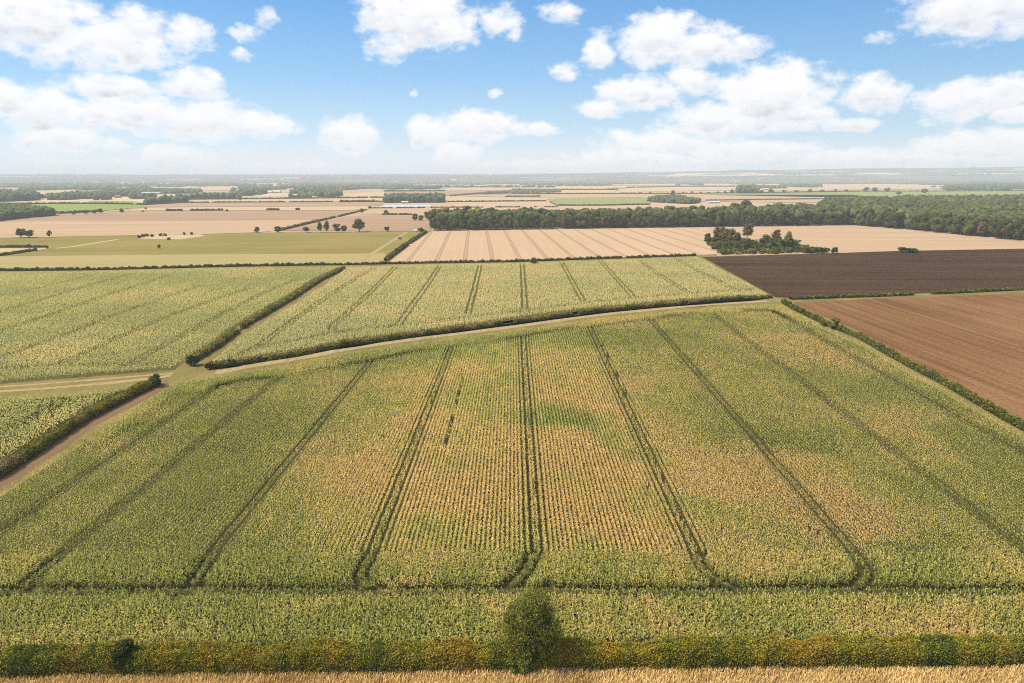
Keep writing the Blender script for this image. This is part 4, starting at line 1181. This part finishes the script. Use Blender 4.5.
# clean front row following the edge
ex = np.arange(fx.min(), fx.max(), 7.5)
order = np.argsort(fx)
ey = np.interp(ex, fx[order], fy[order]) + rw.uniform(1, 5, len(ex))
X = np.concatenate([X, ex]); Y = np.concatenate([Y, ey])
depth = Y - np.interp(X, fx[order], fy[order])
rank = np.argsort(Y + depth * 2.0)
front = [i for i in rank if abs(X[i]) < Y[i] * .78 + 10][:235]
fs = set(front)
rest = np.array([i for i in range(len(X)) if i not in fs])
for j, i in enumerate(front):
    sect = 'left part' if X[i] < 60 else ('middle part' if X[i] < 260 else 'right part')
    edge = depth[i] < 9
    aut = rw.random() < .055
    hh = rw.uniform(12, 20.5) if edge else rw.uniform(16, 21)
    if edge and rw.random() < .25: hh *= .68
    if X[i] < 80: hh *= rw.uniform(.68, 1)
    if aut:
        plant('tree', AUT[int(rw.integers(0, 3))], X[i], Y[i], hh * .95, rw, 'thin reddish brown tree standing among the green ones of the long wood', 'tree', 'trees of the long wood')
    else:
        lab = ('dark green broadleaf tree on the stubble edge of the long wood, ' if edge else 'green broadleaf tree inside the long wood behind its edge, ') + sect
        plant('tree', VAR[int(rw.integers(0, 7))], X[i], Y[i], hh, rw, lab, 'tree', 'trees of the long wood', sx=hh / 16 * rw.uniform(.85, 1.15))
wood_stuff('woodland_canopy', None, 9.2, 17.5, 81, 'deep green canopy of the long wood stretching back at the right', leaf_n=12, R=6.0, X=X[rest], Y=Y[rest])

# named copses and lone trees: x, base y, height px, width px
def treepx(x, yb, hpx, wpx, label, variant, name='tree', cat='tree', group=None, seed=0):
    gx, gy = at(x, yb)
    dist_scale = FPX / (gy * math.cos(PITCH) + H * math.sin(PITCH))
    hh = hpx / dist_scale * 1.03
    cm, tm, Hh = variant
    r = np.random.default_rng(int(x * 7 + yb * 13))
    base_w = 12.0 if variant in VAR else (8.0 if variant in AUT else 5.6)
    sx = (wpx / dist_scale) / base_w
    return plant(name, variant, gx, gy, hh, r, label, cat, group, sx=sx)


LONE = [
    (21, 237.8, 10, 10, 'bigger tree of the pair at the left beyond the meadow', 0), (29, 237.8, 9, 11, 'low spreading tree touching the bigger one at the left', 4),
    (50, 237.6, 7.5, 5, 'single small tree right of the pair at the left', 2),
    (257, 232.5, 6, 6, 'small round tree at the left end of the tree row behind the meadow', 1), (278, 232.8, 7, 8, 'small tree at the foot of the lane hedge', 3),
    (306, 232.6, 6, 8, 'low tree between lane hedge and the tall pair', 2), (320, 232.4, 11, 7, 'taller left tree of the close pair behind the meadow', 0), (327, 232.4, 12, 6, 'taller right tree of the close pair behind the meadow', 5),
    (337, 232.2, 9, 10, 'medium round tree just right of the close pair', 3), (344, 232.2, 7, 6, 'small tree nestled beside the medium round one', 6),
    (359, 232, 14, 16, 'largest wide crowned tree on the meadow edge', 0), (387, 231.8, 6, 6, 'small round tree left of the pale path', 4),
    (421, 232.8, 6, 7, 'small dark tree at the corner of the tracked stubble field', 4),
    (227, 212.2, 3.5, 3, 'tiny lone tree on the brown fields at the left', 4),
    (159.5, 248.8, 4.5, 4.5, 'lone dark bush standing in the yellow green meadow', 4),
    (47.5, 249, 3.5, 3.5, 'tiny dark bush where the two low hedges meet', 4),
    (834, 329, 12, 13, 'bushy green tree growing out of the right hedge', 3), (823, 326, 6, 8, 'smaller bush left of the tree in the right hedge', 1),
    (533.5, 265, 8, 9, 'pale grey green tree standing in the thin hedge at the centre', 5),
    (415, 221, 8, 7, 'left tree of the small copse above the brown field', 3), (421, 221, 6, 7, 'middle tree of the small copse above the brown field', 3), (428, 221.4, 12, 8, 'dark pointed tree at the right of the small copse', 4),
    (435, 217, 9, 9, 'grey green tree behind the left end of the long wood', 3), (441, 217, 9, 8, 'second grey green tree behind the left end of the long wood', 3),
    (733, 216, 14, 16, 'broad tree rising behind the middle of the long wood', 0), (744, 214, 14, 18, 'tallest broad tree of the clump behind the long wood', 2), (751, 216, 13, 14, 'right tree of the clump behind the long wood', 4),
    (776, 216, 14, 17, 'rounded dark tree standing alone behind the long wood', 4), (692, 216, 11, 13, 'pale green tree poking above the long wood near the white shed', 3),
    (673, 199, 9, 7, 'grey poplar like tree above the copse near the white shed', 5),
]
for (x, yb, hp, wp, lab, v) in LONE:
    isb = 'bush' in lab.split(' standing')[0].split()[:4] and 'bushy' not in lab
    treepx(x, yb, hp, wp, lab, BUSH[v % 4] if isb else VAR[v], name='bush' if isb else 'tree', cat='bush' if isb else 'tree')

# copse by the dark ploughed field: autumn trees, bramble and bushes
r2 = np.random.default_rng(90)
for (x, yb, hp, wp, k, lab) in [
    (708, 245, 12, 10, 'g', 'dark green tree at the left end of the corner copse'), (718, 246, 21, 12, 'a', 'tall brown tree at the left of the corner copse'), (728, 247, 20, 14, 'a', 'tall brownish green tree second from the left of the corner copse'),
    (737, 246, 14, 10, 'g', 'green tree between the brown trees of the corner copse'), (747, 240, 18, 11, 'a', 'tall rusty tree standing a little apart in the corner copse'), (766, 247, 13, 12, 'g', 'green tree right of the gap in the corner copse'),
    (776, 247, 19, 12, 'a', 'tall olive brown tree right of the gap in the corner copse'), (788, 249, 19, 8, 'a', 'slender reddish tree at the right of the corner copse'), (796, 248, 9, 12, 'g', 'low green tree beside the slender reddish one')]:
    treepx(x, yb, hp, wp, lab, AUT[len(lab) % 3] if k == 'a' else VAR[len(lab) % 7], group='trees of the corner copse')
cb = G([(706, 243), (722, 255), (830, 252.6), (790, 246), (750, 243), (730, 242)])
X3, Y3 = scatter_poly(G([(712, 246), (722, 252), (800, 250.5), (790, 247), (735, 244.5)]), 8.5, r2)
for x, y in zip(X3, Y3):
    hh = r2.uniform(5, 10)
    plant('tree', VAR[int(r2.integers(0, 7))], x, y, hh, r2, 'low green tree rising out of the brambles of the corner copse', 'tree', 'low trees of the corner copse', sx=r2.uniform(.5, .75))
X2, Y2 = scatter_poly(cb, 5.2, r2)
for x, y in zip(X2, Y2):
    plant('bush', BUSH[int(r2.integers(0, 4))], x, y, r2.uniform(2.6, 4.6), r2, 'green bramble bush in the tangle filling the corner copse', 'bush', 'bushes filling the corner copse', sx=r2.uniform(.9, 1.4))
for x in (808, 816, 822, 834):
    treepx(x, 253.4, 6.5 if x < 830 else 7, 9, {808: 'low round bush fourth from the right end of the copse front', 816: 'low round bush third from the right end of the copse front', 822: 'low round bush next to the last of the copse front', 834: 'round bush standing apart at the right tip of the copse'}[x], BUSH[x % 4], name='bush', cat='bush')
# mound bush on the ploughed edge
mx = [treepx(905, 252.2, 5.5, 24, 'wide low dark bush on the far edge of the dark ploughed field', BUSH[2], name='bush', cat='bush')]
# scrub on the rough patch
for (x, y, w) in [(139, 238, 5), (143, 237, 5), (147, 236.4, 5), (152, 237, 4), (161, 236.2, 5), (165, 236.2, 5), (169, 240.2, 5), (184.5, 235, 3), (191.5, 235, 4)]:
    treepx(x, y, 3.2, w, 'dark scrub bush on the rough dry patch, %s' % ('in the left cluster' if x < 156 else ('below the pair in the middle' if y > 239 else ('in the middle pair' if x < 175 else ('right, smaller' if x < 188 else 'farthest right')))), BUSH[2], name='bush', cat='bush', group='scrub on the rough patch')
# dark bushes at hedge ends
treepx(156, 387, 14, 15, 'dark round bush at the upper end of the left hedge', BUSH[2], name='bush', cat='bush')
treepx(192, 366, 13, 16, 'large dark bush at the lower end of the climbing hedge', BUSH[2], name='bush', cat='bush')
for x, y in ((209, 369.5), (232, 366.5)):
    treepx(x, y, 8, 11, 'round green bush by the track junction, %s' % ('nearer the gap' if x < 220 else 'closer to the long hedge'), BUSH[0], name='bush', cat='bush')

# ------------------------------------------------------------------ distant woods (each a mass) and far hedgerow trees
HAZE_PAL = ((.07, .095, .03), (.09, .115, .04), (.07, .095, .035))
FW = [
    ([(-80, 213), (0, 209), (30, 211.5), (50, 214.5), (54, 216), (20, 219), (0, 221.5), (-80, 226)], 9, 11, 'dark wood corner at the left edge above the pale stubble'),
    ([(384, 203.2), (444, 203), (442, 200), (400, 200), (386, 201)], 10, 16, 'small dark green wood left of the picture centre'),
    ([(648, 201.5), (658, 199), (680, 199), (700, 203), (690, 204.5), (660, 203)], 8, 10, 'small copse beside the white shed'),
    ([(736, 193.6), (758, 193.6), (756, 190), (740, 190)], 12, 22, 'big clump of grey green trees on the long far hedge'),
    ([(-60, 203), (0, 202), (40, 201), (36, 196), (0, 194), (-60, 194)], 14, 15, 'blue grey wood at the left edge'),
    ([(40, 201.3), (60, 201.4), (120, 201), (150, 204.5), (185, 202.6), (186, 199), (240, 198.8), (180, 195), (120, 196), (60, 197)], 15, 14, 'grey green woods behind the bright pastures'),
    ([(232, 198.6), (340, 197.4), (340, 193), (260, 192), (232, 190)], 18, 14, 'blue green woods left of the small wood'),
    ([(944, 191.3), (1100, 190), (1100, 184.5), (1000, 184), (960, 185), (944, 188)], 20, 17, 'blue green wood behind the long wood at the right'),
    ([(758, 189), (826, 188), (820, 186), (764, 186.6)], 18, 14, 'thin dark far wood right of the big clump'),
    ([(480, 194), (560, 192.5), (560, 191), (520, 191)], 12, 7, 'far scrubby belt between pale fields'),
    ([(844, 182.8), (912, 182), (910, 180.6), (850, 180.8)], 26, 15, 'far blue wood above the pale field at the right'),
    ([(676, 185.8), (704, 185.6), (700, 184.4), (680, 184.4)], 16, 13, 'little far wood in the pale fields'),
    ([(20, 190.5), (150, 189.8), (150, 188.8), (20, 189)], 20, 12, 'far blue tree belt at the left'),
    ([(100, 194), (200, 193.6), (200, 191), (100, 191)], 16, 12, 'far wood belt behind the village sheds'),
    ([(240, 190.5), (440, 190.3), (440, 188), (240, 188)], 22, 13, 'far hazy wood across the middle left'),
    ([(-40, 187.5), (240, 187), (240, 184.6), (-40, 184.6)], 34, 13, 'faint blue wood belt at the far left'),
]
for i, (pl, sp, h, lab) in enumerate(FW):
    wood_stuff('distant_wood', [G(pl)], sp, h, 200 + i, lab, leaf_n=4 if sp < 14 else 0, R=sp * .66, pals=HAZE_PAL, XX_drop=.56 if sp >= 14 else 0)

# belts on the horizon: thin lines of trees over many kilometres
def belts():
    rng = np.random.default_rng(300)
    XX, YY, HH = [], [], []
    for k in range(120):
        y = rng.uniform(180.2, 187.8); x0 = rng.uniform(-150, 1050); w = rng.uniform(25, 190)
        if y > 184.5 and 600 < x0 + w / 2 < 960: continue
        a = at(x0, y); b = at(x0 + w, y + rng.normal(0, .25) * (y - 177) / 8)
        L_ = math.hypot(b[0] - a[0], b[1] - a[1]); sp = 16 + a[1] / 260
        n = int(L_ / sp)
        if n < 3: continue
        t = np.linspace(0, 1, n)
        for r_ in range(2):
            XX.append(a[0] + (b[0] - a[0]) * t + rng.normal(0, sp * .3, n)); YY.append(a[1] + (b[1] - a[1]) * t + rng.normal(0, 30, n) + r_ * 25)
            HH.append(rng.uniform(8, 15, n) * (1 + a[1] / 40000))
    for k in range(120):
        yy = rng.uniform(6500, 10800); xx = rng.uniform(-.95, .95) * yy; w = rng.uniform(300, 2200); sp = 40
        n = int(w / sp); t = np.linspace(0, 1, n); sl = rng.uniform(-250, 250)
        for r_ in range(2):
            XX.append(xx + w * t + rng.normal(0, 14, n)); YY.append(yy + sl * t + rng.normal(0, 40, n) + r_ * 40); HH.append(rng.uniform(9, 15, n))
    X, Y, Hh = np.concatenate(XX), np.concatenate(YY), np.concatenate(HH)
    Rr = 9 + Y / 600
    V, F, C = [], [], []
    n = len(X)
    vv = ICO_V[None] * np.stack([Rr, Rr, Hh * .62], 1)[:, None, :] * (1 + rng.normal(0, .13, (n, 12, 1))) + np.stack([X, Y, Hh * .42 + hill_height(X, Y)], 1)[:, None, :]
    pc = np.array([G1, G2, G4]); c = pc[rng.integers(0, 3, n)][:, None, :] * np.ones((1, 12, 1))
    F = (ICO_F[None] + (np.arange(n) * 12)[:, None, None]).reshape(-1, 3)
    o = link('horizon_woods', mesh_np('horizon_woods', vv.reshape(-1, 3), F, c.reshape(-1, 3), M_MASS))
    setp(o, 'faint blue tree belts and woods filling the plain up to the horizon', 'far woods', kind='stuff')
    print('belts', n)



# the plain rises into low hills: gently at the left, higher at the right
RIDGE = [(-400, 175.4), (0, 175.5), (300, 175.6), (512, 175.4), (600, 174), (680, 172.4), (850, 169.6), (1024, 167.2), (1200, 166), (1500, 167)]


def hill_height(X, Y):
    X = np.asarray(X, float); Y = np.asarray(Y, float)
    u = 512 + X / np.maximum(Y, 1) * FPX * .972
    yt = np.interp(u, [r[0] for r in RIDGE], [r[1] for r in RIDGE]) + 1.3 * (fbm(X / 1500, Y / 2500, 61) - .5)
    top = H + (177.6 - yt) / FPX * .95 * 10800
    s = np.clip((Y - 6600) / 4200, 0, 1); s = s * s * (3 - 2 * s)
    d = np.clip((14500 - Y) / 3000, 0, 1)
    return top * s * d + 18 * (fbm(X / 700, Y / 900, 66) - .5) * s * d


def hills():
    nx, ny = 150, 26
    xs = np.linspace(-13000, 16000, nx); ys = np.linspace(6500, 14600, ny)
    X, Y = np.meshgrid(xs, ys)
    Z = hill_height(X.ravel(), Y.ravel()) - .5
    V = np.stack([X.ravel(), Y.ravel(), Z], 1)
    F = [(j * nx + i, j * nx + i + 1, (j + 1) * nx + i + 1, (j + 1) * nx + i) for j in range(ny - 1) for i in range(nx - 1)]
    m, nt, b = new_mat('wooded_farmland_hills')
    N = nt.nodes.new; L = nt.links.new
    g = N('ShaderNodeNewGeometry')
    mp = N('ShaderNodeMapping'); mp.inputs['Scale'].default_value = (1 / 750, 1 / 330, 0); L(g.outputs['Position'], mp.inputs[0])
    v = N('ShaderNodeTexVoronoi'); v.distance = 'CHEBYCHEV'; L(mp.outputs[0], v.inputs['Vector']); v.inputs['Scale'].default_value = 1
    sc_ = N('ShaderNodeSeparateColor'); L(v.outputs['Color'], sc_.inputs[0])
    r = N('ShaderNodeValToRGB'); r.color_ramp.interpolation = 'CONSTANT'; L(sc_.outputs[0], r.inputs[0])
    el = r.color_ramp.elements
    el[0].color = (.10, .13, .06, 1); el[1].position = .86; el[1].color = (.56, .44, .30, 1)
    for p, c in ((.30, (.16, .17, .08, 1)), (.55, (.40, .30, .20, 1)), (.66, (.09, .12, .05, 1)), (.80, (.26, .19, .13, 1))):
        e = el.new(p); e.color = c
    L(r.outputs[0], b.inputs['Base Color']); b.inputs['Roughness'].default_value = 1; b.inputs['Specular IOR Level'].default_value = 0
    o = link('hills', mesh_np('hills', V, F, None, m, smooth=True)); o['kind'] = 'structure'


hills()
belts()

for i, (x, yb, hp, wp) in enumerate([(683, 193.9, 2.4, 2.6), (686, 194, 2, 2), (692, 193.9, 2.8, 3.2), (701, 193.9, 2.4, 3), (708, 193.8, 2.2, 3), (718, 193.8, 2.6, 3), (725, 193.8, 3, 3),
                                     (732, 193.8, 4.5, 5), (762, 193.5, 3.5, 5), (771, 193.4, 4.5, 7), (784, 193.2, 3.5, 6), (796, 193, 3, 5), (810, 192.8, 4, 6), (822, 192.6, 3, 5), (835, 192.3, 3.4, 4),
                                     (846, 192.3, 3.2, 5), (866, 192.2, 5, 7), (875, 192.2, 5, 8), (887, 192.2, 5, 6), (899, 195, 3.5, 7), (924, 193.4, 4.5, 7),
                                     (520, 194.3, 2.4, 2.4), (537, 194.3, 3, 3), (540, 194.4, 2, 3), (549, 194.4, 2.4, 3), (640, 194, 2.2, 3), (650, 194, 2.6, 3),
                                     (122, 213, 4.5, 4.5), (101, 213.6, 5.5, 6), (86, 214, 4, 5), (74, 214.8, 2.5, 4), (94, 213.8, 4, 5), (143, 212.2, 2, 3), (146, 209.5, 2.4, 3), (101, 197, 5, 5), (78, 197, 7, 6), (43, 199, 5, 9),
                                     (240, 201, 3, 3), (218, 196.5, 4, 8), (386, 214.5, 5, 5), (362, 213.2, 5, 4), (370, 208.8, 3, 2.5), (500, 207.7, 2, 3), (470, 202.2, 2.4, 3)]):
    side = 'on the long far hedge at the right' if x > 600 else ('near the bright pastures at the left' if x < 200 else 'in the middle distance fields')
    treepx(x, yb, hp, wp, 'small distant grey green tree ' + side, VAR[i % 7], group='distant trees ' + side)

# ------------------------------------------------------------------ foreground tree and bushes in the near hedge
M_NEARLEAF = leaf_mat('near_tree_leaves', transl=.2)


def branch_tree(name, x, y, hgt, R, seed, label, pal, leaf, nleaf, cat='tree', h0f=.12, nl=26, trunk_r=.13):
    rng = np.random.default_rng(seed)
    e = link(name, None, loc=(x, y, 0))
    # several overlapping leaf masses on separate limbs make an uneven outline
    subs = [(0, 0, 1.0, .72, .45), (-.42, .1, .76, .58, .25), (.48, -.1, .66, .52, .2), (.15, .3, .86, .45, .1)] if name == 'tree' else [(0, 0, 1.0, .8, .5), (-.4, 0, .75, .6, .25), (.45, .1, .8, .6, .25)]
    VV, FF, CC = [], [], []; base = 0
    for (ox, oy, hf, rf, share) in subs:
        V, F, C = crown_np(rng, R * rf, hgt * h0f, hgt * hf, max(6, int(nl * share * 1.6)), int(nleaf * share), leaf, pal, core=False)
        n = int(nleaf * share * .3)
        d = rng.normal(size=(n, 3)); d /= np.linalg.norm(d, axis=1)[:, None]
        P = d * (rng.random(n) ** .5)[:, None] * np.array([R * rf * .8, R * rf * .8, hgt * (hf - h0f) / 2 * .9]) + np.array([0, 0, hgt * (hf + h0f) / 2])
        LV, LC = leaves(P, leaf, rng, np.array(pal)[rng.integers(0, len(pal), n)] * (.6 + .6 * rng.random(n))[:, None])
        q = np.arange(len(LV)).reshape(-1, 4) + len(V)
        F = np.concatenate([F, q[:, [0, 1, 2]], q[:, [0, 2, 3]]]); V = np.concatenate([V, LV]) + np.array([ox * R, oy * R, 0]); C = np.concatenate([C, LC])
        VV.append(V); FF.append(F + base); CC.append(C); base += len(V)
    V, F, C = np.concatenate(VV), np.concatenate(FF), np.concatenate(CC)
    link('crown', mesh_np('crown', V, F, C, M_NEARLEAF), e)
    tv, tf = trunk_np(rng, hgt * .85, trunk_r, 9, .3)
    link('trunk', mesh_np('trunk', tv, tf, None, M_BARK), e)
    return setp(e, label, cat)


gx, gy = at(533, 664)
branch_tree('tree', gx - .1, 69.6, 10.6, 4.3, 401, 'leafy green tree standing up out of the near hedge at the centre', [(.15, .175, .03), (.20, .205, .038), (.25, .23, .045), (.17, .185, .03)], .115, 26000, nl=40)
gx, _ = at(525, 664)
branch_tree('bush', gx, 68.3, 3.8, 1.9, 402, 'lighter green bush at the foot of the central tree', [(.18, .21, .035), (.24, .26, .045), (.14, .17, .03)], .12, 7000, cat='bush', h0f=.02, nl=14, trunk_r=.06)
gx, _ = at(134, 664)
branch_tree('bush', gx, 68.3, 4.4, 1.7, 403, 'dark green round bush in the near hedge at the left', [(.045, .065, .014), (.07, .085, .018), (.06, .08, .016)], .12, 8000, cat='bush', h0f=.02, nl=14, trunk_r=.06)

# ------------------------------------------------------------------ sheds and vehicles far away
M_WHITE = plain_mat('pale_metal_sheeting', (.50, .50, .49), .5)
M_GREYW = plain_mat('grey_shed_wall', (.42, .40, .38))
M_DOOR = plain_mat('dark_door', (.12, .12, .13))
M_GLASSD = plain_mat('dark_window_glass', (.03, .035, .04), .1)
M_TYRE = plain_mat('tyre_rubber', (.03, .03, .03))
M_CARW = plain_mat('white_paint', (.8, .8, .8), .3)
M_CARD = plain_mat('dark_green_paint', (.05, .075, .05), .4)
M_TILE = plain_mat('red_brown_roof_tiles', (.28, .13, .08))
M_BRICK = plain_mat('pale_brick', (.42, .30, .22))


def boxmesh(name, parts, mat):
    V, F = [], []
    for (x0, x1, y0, y1, z0, z1) in parts:
        b = len(V)
        V += [(x0, y0, z0), (x1, y0, z0), (x1, y1, z0), (x0, y1, z0), (x0, y0, z1), (x1, y0, z1), (x1, y1, z1), (x0, y1, z1)]
        F += [(b, b + 3, b + 2, b + 1), (b + 4, b + 5, b + 6, b + 7), (b, b + 1, b + 5, b + 4), (b + 1, b + 2, b + 6, b + 5), (b + 2, b + 3, b + 7, b + 6), (b + 3, b, b + 4, b + 7)]
    return mesh_np(name, V, F, None, mat)


def prism(name, prof, x0, x1, mat, axis='x'):
    """extrude a closed (y, z) outline along x"""
    n = len(prof)
    V = [(x0, y, z) for y, z in prof] + [(x1, y, z) for y, z in prof]
    import bmesh
    bm = bmesh.new(); vs = [bm.verts.new(v) for v in V]
    bm.faces.new(vs[:n]); bm.faces.new(vs[n:][::-1])
    for i in range(n): bm.faces.new((vs[i], vs[n + i], vs[n + (i + 1) % n], vs[(i + 1) % n]))
    bmesh.ops.recalc_face_normals(bm, faces=bm.faces[:])
    me = bpy.data.meshes.new(name); bm.to_mesh(me); bm.free(); me.materials.append(mat)
    return me


def building(name, x, yb, w, d, eave, ridge, wall, roof, label, cat, rot=0.0, ndoor=2, windows=0):
    gx, gy = at(x, yb)
    e = link(name, None, loc=(gx, gy, 0)); e.rotation_euler = (0, 0, rot)
    link('wall', prism('wall', [(-d / 2, 0), (d / 2, 0), (d / 2, eave), (0, ridge - .25), (-d / 2, eave)], -w / 2, w / 2, wall), e)
    t = .25; o = .6
    sl = (ridge - eave) / (d / 2)
    link('roof', prism('roof', [(-d / 2 - o, eave - sl * o + .05), (0, ridge), (d / 2 + o, eave - sl * o + .05), (d / 2 + o, eave - sl * o + .05 + t), (0, ridge + t), (-d / 2 - o, eave - sl * o + .05 + t)], -w / 2 - .5, w / 2 + .5, roof), e)
    for k in range(ndoor):
        cx = -w / 2 + w * (k + 1) / (ndoor + 1)
        dw = min(4.0, w / 6); dh = eave * .7
        link('door', boxmesh('door', [(cx - dw / 2, cx + dw / 2, -d / 2 - .08, -d / 2 + .02, 0, dh)], M_DOOR), e)
    for k in range(windows):
        cx = -w / 2 + w * (k + .5) / windows
        link('window', boxmesh('window', [(cx - .5, cx + .5, -d / 2 - .06, -d / 2 + .02, eave * .62, eave * .85)], M_GLASSD), e)
    return setp(e, label, cat)


building('barn', 686, 203.6, 30, 12, 3.4, 5.0, M_GREYW, M_WHITE, 'long low shed with a white roof beside the small copse', 'barn')
building('barn', 713, 203.4, 26, 18, 3.0, 5.5, M_WHITE, M_WHITE, 'wide pale grey shed right of the white roofed one', 'barn')
building('barn', 405, 203.6, 14, 8, 3.4, 5.2, M_BRICK, M_WHITE, 'small white roofed building in front of the small dark wood', 'barn')
building('barn', 152, 194.2, 60, 24, 5, 7.5, M_GREYW, M_WHITE, 'large pale grey roofed shed among the woods at the left', 'barn', ndoor=4)
building('barn', 130, 193.4, 28, 18, 5, 7, M_GREYW, M_WHITE, 'smaller bright shed left of the large pale one', 'barn')
building('barn', 266, 193.2, 46, 20, 5, 8, M_WHITE, M_WHITE, 'cream shed among trees right of the mast', 'barn')
building('barn', 277, 193.0, 26, 20, 5, 9, M_WHITE, M_WHITE, 'bright white shed next to the cream one', 'barn')
building('house', 236, 198.2, 14, 9, 5, 8, M_WHITE, M_TILE, 'small white walled house at the foot of the woods', 'house', ndoor=1, windows=4)
building('house', 766, 190.2, 24, 12, 5, 8.5, M_WHITE, M_WHITE, 'tiny white farmhouse beside the big tree clump on the far fields', 'house', ndoor=1, windows=4)
building('house', 109, 199, 12, 9, 5, 8, M_BRICK, M_TILE, 'red roofed house among the trees at the left', 'house', ndoor=1, windows=4)
building('house', 118, 198, 14, 9, 5, 8.4, M_BRICK, M_TILE, 'second red roofed house, just right of the first among the trees', 'house', ndoor=1, windows=4)
# mast
gx, gy = at(260.5, 193.5)
e = link('mast', None, loc=(gx, gy, 0))
V, F = [], []
tv = []
for (r_, z_) in ((2.2, 0), (1.4, 14), (1.0, 27)):
    for s in range(8): tv.append((r_ * math.cos(s * math.pi / 4), r_ * math.sin(s * math.pi / 4), z_))
tf = [(i * 8 + s, i * 8 + (s + 1) % 8, (i + 1) * 8 + (s + 1) % 8, (i + 1) * 8 + s) for i in range(2) for s in range(8)]
link('tower', mesh_np('tower', tv, tf, None, M_WHITE), e)
link('cap', boxmesh('cap', [(-1.8, 1.8, -1.8, 1.8, 27, 29)], M_GREYW), e)
setp(e, 'thin pale mast rising from the woods at the left', 'mast')


def vehicle(x, yb, paint, label, cat, van=False, rot=0.0):
    gx, gy = at(x, yb)
    e = link('van' if van else 'pickup_truck', None, loc=(gx, gy, .1)); e.rotation_euler = (0, 0, rot)
    L_, W, Hh = (5.4, 2.0, 2.2) if van else (4.9, 1.8, 1.7)
    if van: prof = [(-L_ / 2, .35), (L_ / 2, .35), (L_ / 2, 1.05), (L_ / 2 - .9, 1.3), (L_ / 2 - 1.6, Hh), (-L_ / 2, Hh)]
    else: prof = [(-L_ / 2, .4), (L_ / 2, .4), (L_ / 2, .95), (L_ / 2 - 1.3, 1.1), (L_ / 2 - 1.9, Hh), (-.4, Hh), (-.7, 1.05), (-L_ / 2, 1.05)]
    link('body', prism('body', prof, -W / 2, W / 2, paint), e)
    link('windscreen', boxmesh('windscreen', [(-W / 2 - .02, W / 2 + .02, L_ / 2 - 2.2, L_ / 2 - 1.65, 1.2, Hh - .25)], M_GLASSD), e)
    for sx in (-1, 1):
        for sy in (-1, 1):
            cx, cy, r = sx * W / 2, sy * L_ * .31, .36
            prof2 = [(cy + r * math.cos(a * math.pi / 6), .36 + r * math.sin(a * math.pi / 6)) for a in range(12)]
            link('wheel', prism('wheel', prof2, cx - .12, cx + .12, M_TYRE), e)
    return setp(e, label, cat)


vehicle(414.8, 231.6, M_CARW, 'white van parked at the corner by the small dark tree', 'van', van=True, rot=1.3)
vehicle(399.8, 239.2, M_CARD, 'dark green pickup truck on the pale path across the meadow', 'pickup truck', rot=.5)

# ------------------------------------------------------------------ haze
def haze():
    me = boxmesh('haze', [(-30000, 30000, -900, 36000, -1.0, 236.0)], None)
    m = bpy.data.materials.new('thin_air_haze'); m.use_nodes = True
    nt = m.node_tree; nt.nodes.clear()
    out = nt.nodes.new('ShaderNodeOutputMaterial')
    v = nt.nodes.new('ShaderNodeVolumePrincipled')
    v.inputs['Color'].default_value = (.80, .89, 1.0, 1)
    v.inputs['Density'].default_value = 1.25e-4
    v.inputs['Anisotropy'].default_value = 0.0
    nt.links.new(v.outputs[0], out.inputs['Volume'])
    me.materials.clear(); me.materials.append(m)
    o = link('haze', me); o['kind'] = 'stuff'; o['label'] = 'thin pale haze over the far plain'
    o['category'] = 'haze'


haze()
